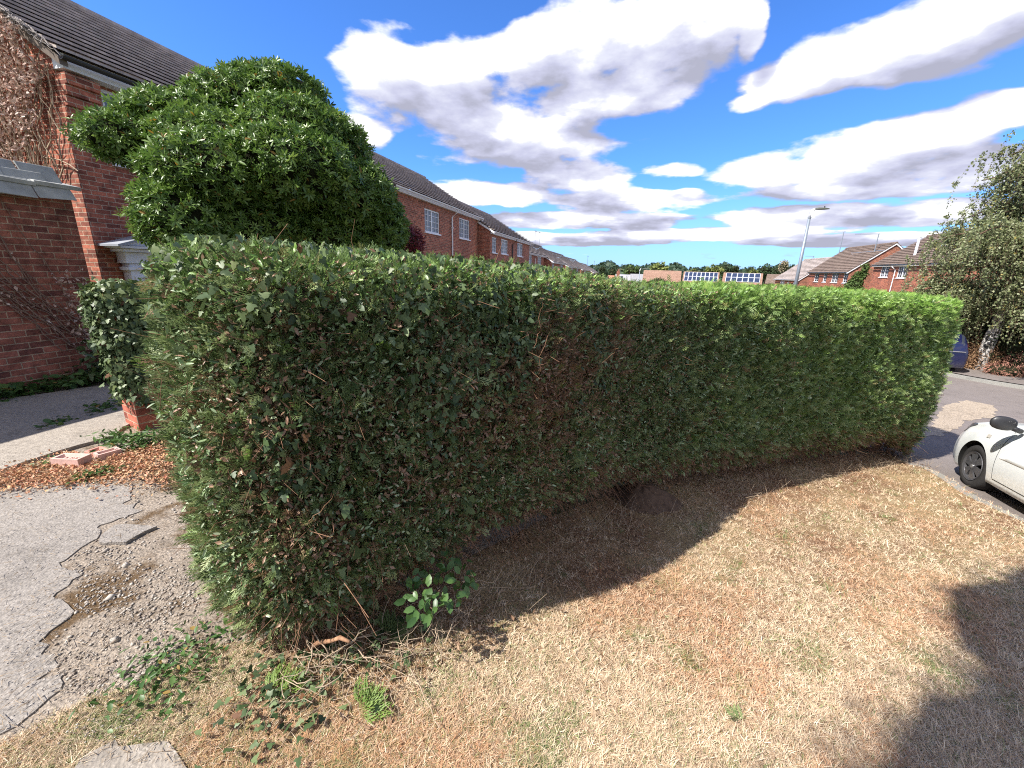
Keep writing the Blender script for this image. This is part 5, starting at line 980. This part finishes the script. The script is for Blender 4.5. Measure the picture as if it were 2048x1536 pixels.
def car(name, label, loc, azm, paint, rear=False):
    c = np.array(loc, float); h = np.array([math.sin(azm), math.cos(azm)]); e = .6; zx = float(zg(c[0]+h[0]*e, c[1]+h[1]*e)-zg(c[0]-h[0]*e, c[1]-h[1]*e))/(2*e); l = np.array([-h[1], h[0]]); zy = float(zg(c[0]+l[0]*e, c[1]+l[1]*e)-zg(c[0]-l[0]*e, c[1]-l[1]*e))/(2*e)
    X = Vector((h[0], h[1], zx)).normalized(); Yv = Vector((l[0], l[1], zy)); Zv = X.cross(Yv).normalized(); Yv = Zv.cross(X)
    o = empty(name, label=label, cat='car'); o.matrix_world = Matrix(((X.x, Yv.x, Zv.x, c[0]), (X.y, Yv.y, Zv.y, c[1]), (X.z, Yv.z, Zv.z, c[2]), (0, 0, 0, 1)))
    nx, nu = 90, 30; xs = np.interp(np.linspace(0, 1, nx), np.linspace(0, 1, 14), CX); V = []; us = np.linspace(0, 1, nu)
    for x in xs:
        L = [cpos(x, u) for u in us]; V += L+[(a, -b_, z) for a, b_, z in L[::-1][1:]]
    k = 2*nu-1; F = [(i*k+j, (i+1)*k+j, (i+1)*k+(j+1) % k, i*k+(j+1) % k) for i in range(nx-1) for j in range(k)]+[tuple(reversed(range(k))), tuple((nx-1)*k+j for j in range(k))]
    tmp = mesh('tmp', V, F, paint); cut = MB()
    for xw in (0, -2.38):
        for sy in (-1, 1): n = 40; cut.add([(xw+.345*math.cos(2*math.pi*i/n), sy*yy, .285+.345*math.sin(2*math.pi*i/n)) for yy in (.56, 1.1) for i in range(n)], [tuple(range(n)), tuple(range(2*n-1, n-1, -1))]+[(i, (i+1) % n, n+(i+1) % n, n+i) for i in range(n)])
    co = cut.build('cut', WELL); bmx = bmesh.new(); bmx.from_mesh(co.data); bmesh.ops.recalc_face_normals(bmx, faces=bmx.faces); bmx.to_mesh(co.data); bmx.free(); bmx = bmesh.new(); bmx.from_mesh(tmp.data); bmesh.ops.recalc_face_normals(bmx, faces=bmx.faces); bmx.to_mesh(tmp.data); bmx.free()
    md = tmp.modifiers.new('b', 'BOOLEAN'); md.operation = 'DIFFERENCE'; md.object = co; md.solver = 'EXACT'; dg = bpy.context.evaluated_depsgraph_get(); me = tmp.evaluated_get(dg).to_mesh()
    VV = [tuple(v.co) for v in me.vertices]; FF = [(tuple(p.vertices), tuple(p.center)) for p in me.polygons]; bpy.data.objects.remove(tmp); bpy.data.objects.remove(co)
    sel = {'body': [], 'window': [], 'windscreen': [], 'wheel_well': []}
    for f, (x, y, z) in FF:
        g = float(np.interp(x, CX[::-1], CG[::-1])); zb = float(np.interp(x, CX[::-1], CB[::-1])); zt = float(np.interp(x, CX[::-1], CT[::-1])); ay = abs(y)
        inw = any(math.hypot(x-xw, z-.285) < .352 for xw in (0, -2.38)) and (ay < .8 and z < .66)
        q = 'body'
        if inw and (ay < .565 or any(abs(math.hypot(x-xw, z-.285)-.345) < .012 for xw in (0, -2.38))): q = 'wheel_well'
        elif -1.02 < x < -.34 and zb+.06 < z and ay < csec(x, .68)[0] and z > .98: q = 'windscreen'
        elif -2.62 < x < -.62 and zb+.03 < z < zt-.13 and ay > .55 and not (-1.68 < x < -1.6): q = 'window'
        elif -3.09 < x < -2.86 and zb+.04 < z < zt-.06 and ay < .56: q = 'windscreen'
        sel[q].append(f)
    for q, fs in sel.items():
        if not fs: continue
        idx = sorted({i for f in fs for i in f}); mp = {a: b_ for b_, a in enumerate(idx)}; mm = {'body': paint, 'window': DARKGL, 'windscreen': DARKGL, 'wheel_well': WELL}[q]
        ob = mesh(q, [VV[i] for i in idx], [tuple(mp[i] for i in f) for f in fs], mm, o, True)
        if q == 'body': bo = ob
    for xw in (0, -2.38):
        for sy in (1, -1):
            W = empty('wheel'); W.parent = o; W.location = (xw, sy*.70, .285); W.rotation_euler = (0, 0, 0 if sy > 0 else math.pi)
            prof = [(-.09, .20), (-.095, .24), (-.085, .28), (-.06, .293), (0, .296), (.06, .293), (.085, .28), (.095, .24), (.09, .20), (.06, .19)]; n = 48; V = [(r*math.cos(2*math.pi*i/n), y, r*math.sin(2*math.pi*i/n)) for y, r in prof for i in range(n)]
            m_ = len(prof); mesh('tyre', V, [(a*n+i, a*n+(i+1) % n, (a+1)*n+(i+1) % n, (a+1)*n+i) for a in range(m_-1) for i in range(n)], TYRE, W, True)
            b = MB(); b.tube([(0, .02, 0), (0, .035, 0)], .2, 40); b.build('brake_disc', WELL, W)
            b = MB(); n = 48
            def ring(r0, r1, y0, y1): V = [(r*math.cos(2*math.pi*i/n), y, r*math.sin(2*math.pi*i/n)) for y, r in ((y0, r0), (y1, r1)) for i in range(n)]; b.add(V, [(i, (i+1) % n, n+(i+1) % n, n+i) for i in range(n)])
            ring(.202, .196, .075, .098); ring(.196, .172, .098, .088); ring(.172, .165, .088, .05); b.tube([(0, .05, 0), (0, .094, 0)], .045, 20)
            for s_ in range(6):
                a = 2*math.pi*s_/6+.3; ca, sa = math.cos(a), math.sin(a); P = [(.03, -.028), (.10, -.036), (.178, -.062), (.178, .062), (.10, .036), (.03, .028)]
                V = [(ca*r-sa*t, yy+(.006 if r < .15 else -.002), sa*r+ca*t) for yy in (.068, .086) for r, t in P]; b.add(V, [tuple(range(6)), tuple(range(11, 5, -1))]+[(i, (i+1) % 6, 6+(i+1) % 6, 6+i) for i in range(6)])
            b.build('rim', RIMM, W)
            b = MB(); b.tube([(0, .094, 0), (0, .099, 0)], .026, 20); b.build('centre_cap', m_simple('dull_chrome', (.6, .6, .6), .3, .5, .1, 5, .8), W)
    def strip(pts, wdt, m, nm, par, off=.002, wx=0.):
        b = MB()
        for s_ in (1, -1):
            V = []
            for x, u in pts: V += [cpos(x-wx, u-wdt, off), cpos(x+wx, u+wdt, off)]
            V = [(a, s_*y, z) for a, y, z in V]; b.add(V, [(2*i, 2*i+1, 2*i+3, 2*i+2) for i in range(len(pts)-1)])
        return b.build(nm, m, par)
    GAP = WELL
    for xd_, u0_, u1_ in ((-.47, .06, .5), (-1.63, .06, .5)): strip([(xd_+.02*math.sin(u*6), u) for u in np.linspace(u0_, u1_, 12)], 0, GAP, 'door_gap', bo, wx=.0035)
    strip([(x, .055) for x in np.linspace(-.47, -1.63, 12)], .003, GAP, 'door_gap', bo); strip([(.52-.0*u, u) for u in np.linspace(.2, .5, 6)], 0, GAP, 'bumper_gap', bo, wx=.003)
    strip([(x, .60) for x in np.linspace(.62, -.3, 16)], .0025, GAP, 'bonnet_gap', bo)
    for s_ in (1, -1):
        for xa, xb in ((-.52, -1.58), (-1.68, -2.05)):
            b = MB()
            P = []; xs_ = np.linspace(xa, xb, 10)
            for x in xs_:
                for u, of in ((.248, .0), (.254, .010), (.272, .013), (.290, .010), (.296, .0)): X_, y, z = cpos(x, u, of); P.append((X_, s_*y, z))
            b.add(P, [(5*i+j, 5*i+j+1, 5*i+j+6, 5*i+j+5) for i in range(9) for j in range(4)]+[(0, 1, 2, 3, 4), (45, 46, 47, 48, 49)])
            b.build('side_moulding', paint, o, True)
    for s_ in (1, -1):
        def patch(nm, m, x0, x1, f0, f1, off=.006, nxx=10, nuu=6):
            b = MB(); V = []
            for i in range(nxx):
                x = x0+(x1-x0)*i/(nxx-1); t = i/(nxx-1)
                for j in range(nuu): X_, y, z = cpos(x, f0(t)+(f1(t)-f0(t))*j/(nuu-1), off); V.append((X_, s_*y, z))
            b.add(V, [(i*nuu+j, i*nuu+j+1, (i+1)*nuu+j+1, (i+1)*nuu+j) for i in range(nxx-1) for j in range(nuu-1)]); return b.build(nm, m, o, True)
        patch('headlight', m_simple('headlamp_glass', (.03, .035, .04), .08, .8, .3, 12), .745, .30, lambda t: .42+.075*t, lambda t: .72-.19*t)
        patch('tail_light', m_simple('tail_lamp', (.30, .02, .02), .2, .6, .2, 12), -3.085, -2.86, lambda t: .44, lambda t: .60)
        patch('indicator', m_simple('clear_lens', (.45, .42, .38), .15, .6, .2, 20), -.10, -.17, lambda t: .385, lambda t: .415, .008, 5, 4)
        b = MB(); n = 14; mx_, my_, mz_ = -.66, s_*.985, 1.00; V = []
        for i in range(9):
            a = -math.pi/2+math.pi*i/8
            for j in range(n): q = 2*math.pi*j/n; V.append((mx_+.075*math.cos(a)*math.cos(q)*(1.0 if math.cos(q) > 0 else .45), my_+.118*math.sin(a)*(1 if abs(a) < 9 else 1), mz_+.085*math.cos(a)**.7*math.sin(q)))
        b.add(V, [(i*n+j, i*n+(j+1) % n, (i+1)*n+(j+1) % n, (i+1)*n+j) for i in range(8) for j in range(n)]); b.tube([(-.62, s_*.80, .93), (-.65, s_*.90, .96)], .03, 8); b.build('wing_mirror', BLACKPL, o, True)
        b = MB(); xh = -1.42; X_, y, z = cpos(xh, .42, .025); b.tube([(xh+.08, s_*(y-.02), z), (xh+.05, s_*y, z), (xh-.07, s_*y, z), (xh-.10, s_*(y-.02), z)], .012, 6); b.build('door_handle', paint, o, True)
    b = MB(); b.box(.795, .80, -.26, .26, .40, .51); b.build('number_plate', m_simple('white_plate', (.7, .7, .68), .4, .4, .03), o)
    b = MB(); b.box(-3.135, -3.125, -.26, .26, .55, .66) ; b.build('number_plate', m_simple('yellow_plate', (.62, .40, .03), .4, .4, .03), o)
    b = MB(); b.box(-3.14, -3.124, -.62, .62, .77, .79); b.build('rear_trim', m_simple('chrome_strip', (.7, .7, .72), .2, .6, .05, 3, .8), o)
    b = MB(); b.box(-2.95, .62, -.60, .60, .145, .20); b.build('underside', WELL, o)
    return o
ca = R(24); fl = gp(1937, 972); hh = np.array([math.sin(ca), math.cos(ca)]); rt = np.array([hh[1], -hh[0]]); cc = fl[:2]+rt*.76
car('parked_car', 'pale silver hatchback nosing into the right edge with black wing mirror', (cc[0], cc[1], float(zg(*cc))+.0), ca, m_paint('silver_paint', (.76, .79, .785), .15))
bc = gp(1922, 753); hb = R(14.5)+R(3); hh = np.array([math.sin(hb), math.cos(hb)]); rt = np.array([hh[1], -hh[0]]); p = bc[:2]+hh*3.12-rt*.70
car('parked_car', 'dark blue car seen from behind, mostly hidden by the far hedge end', (p[0], p[1], float(zg(*p))), hb, m_paint('navy_paint', (.008, .012, .065), .3))
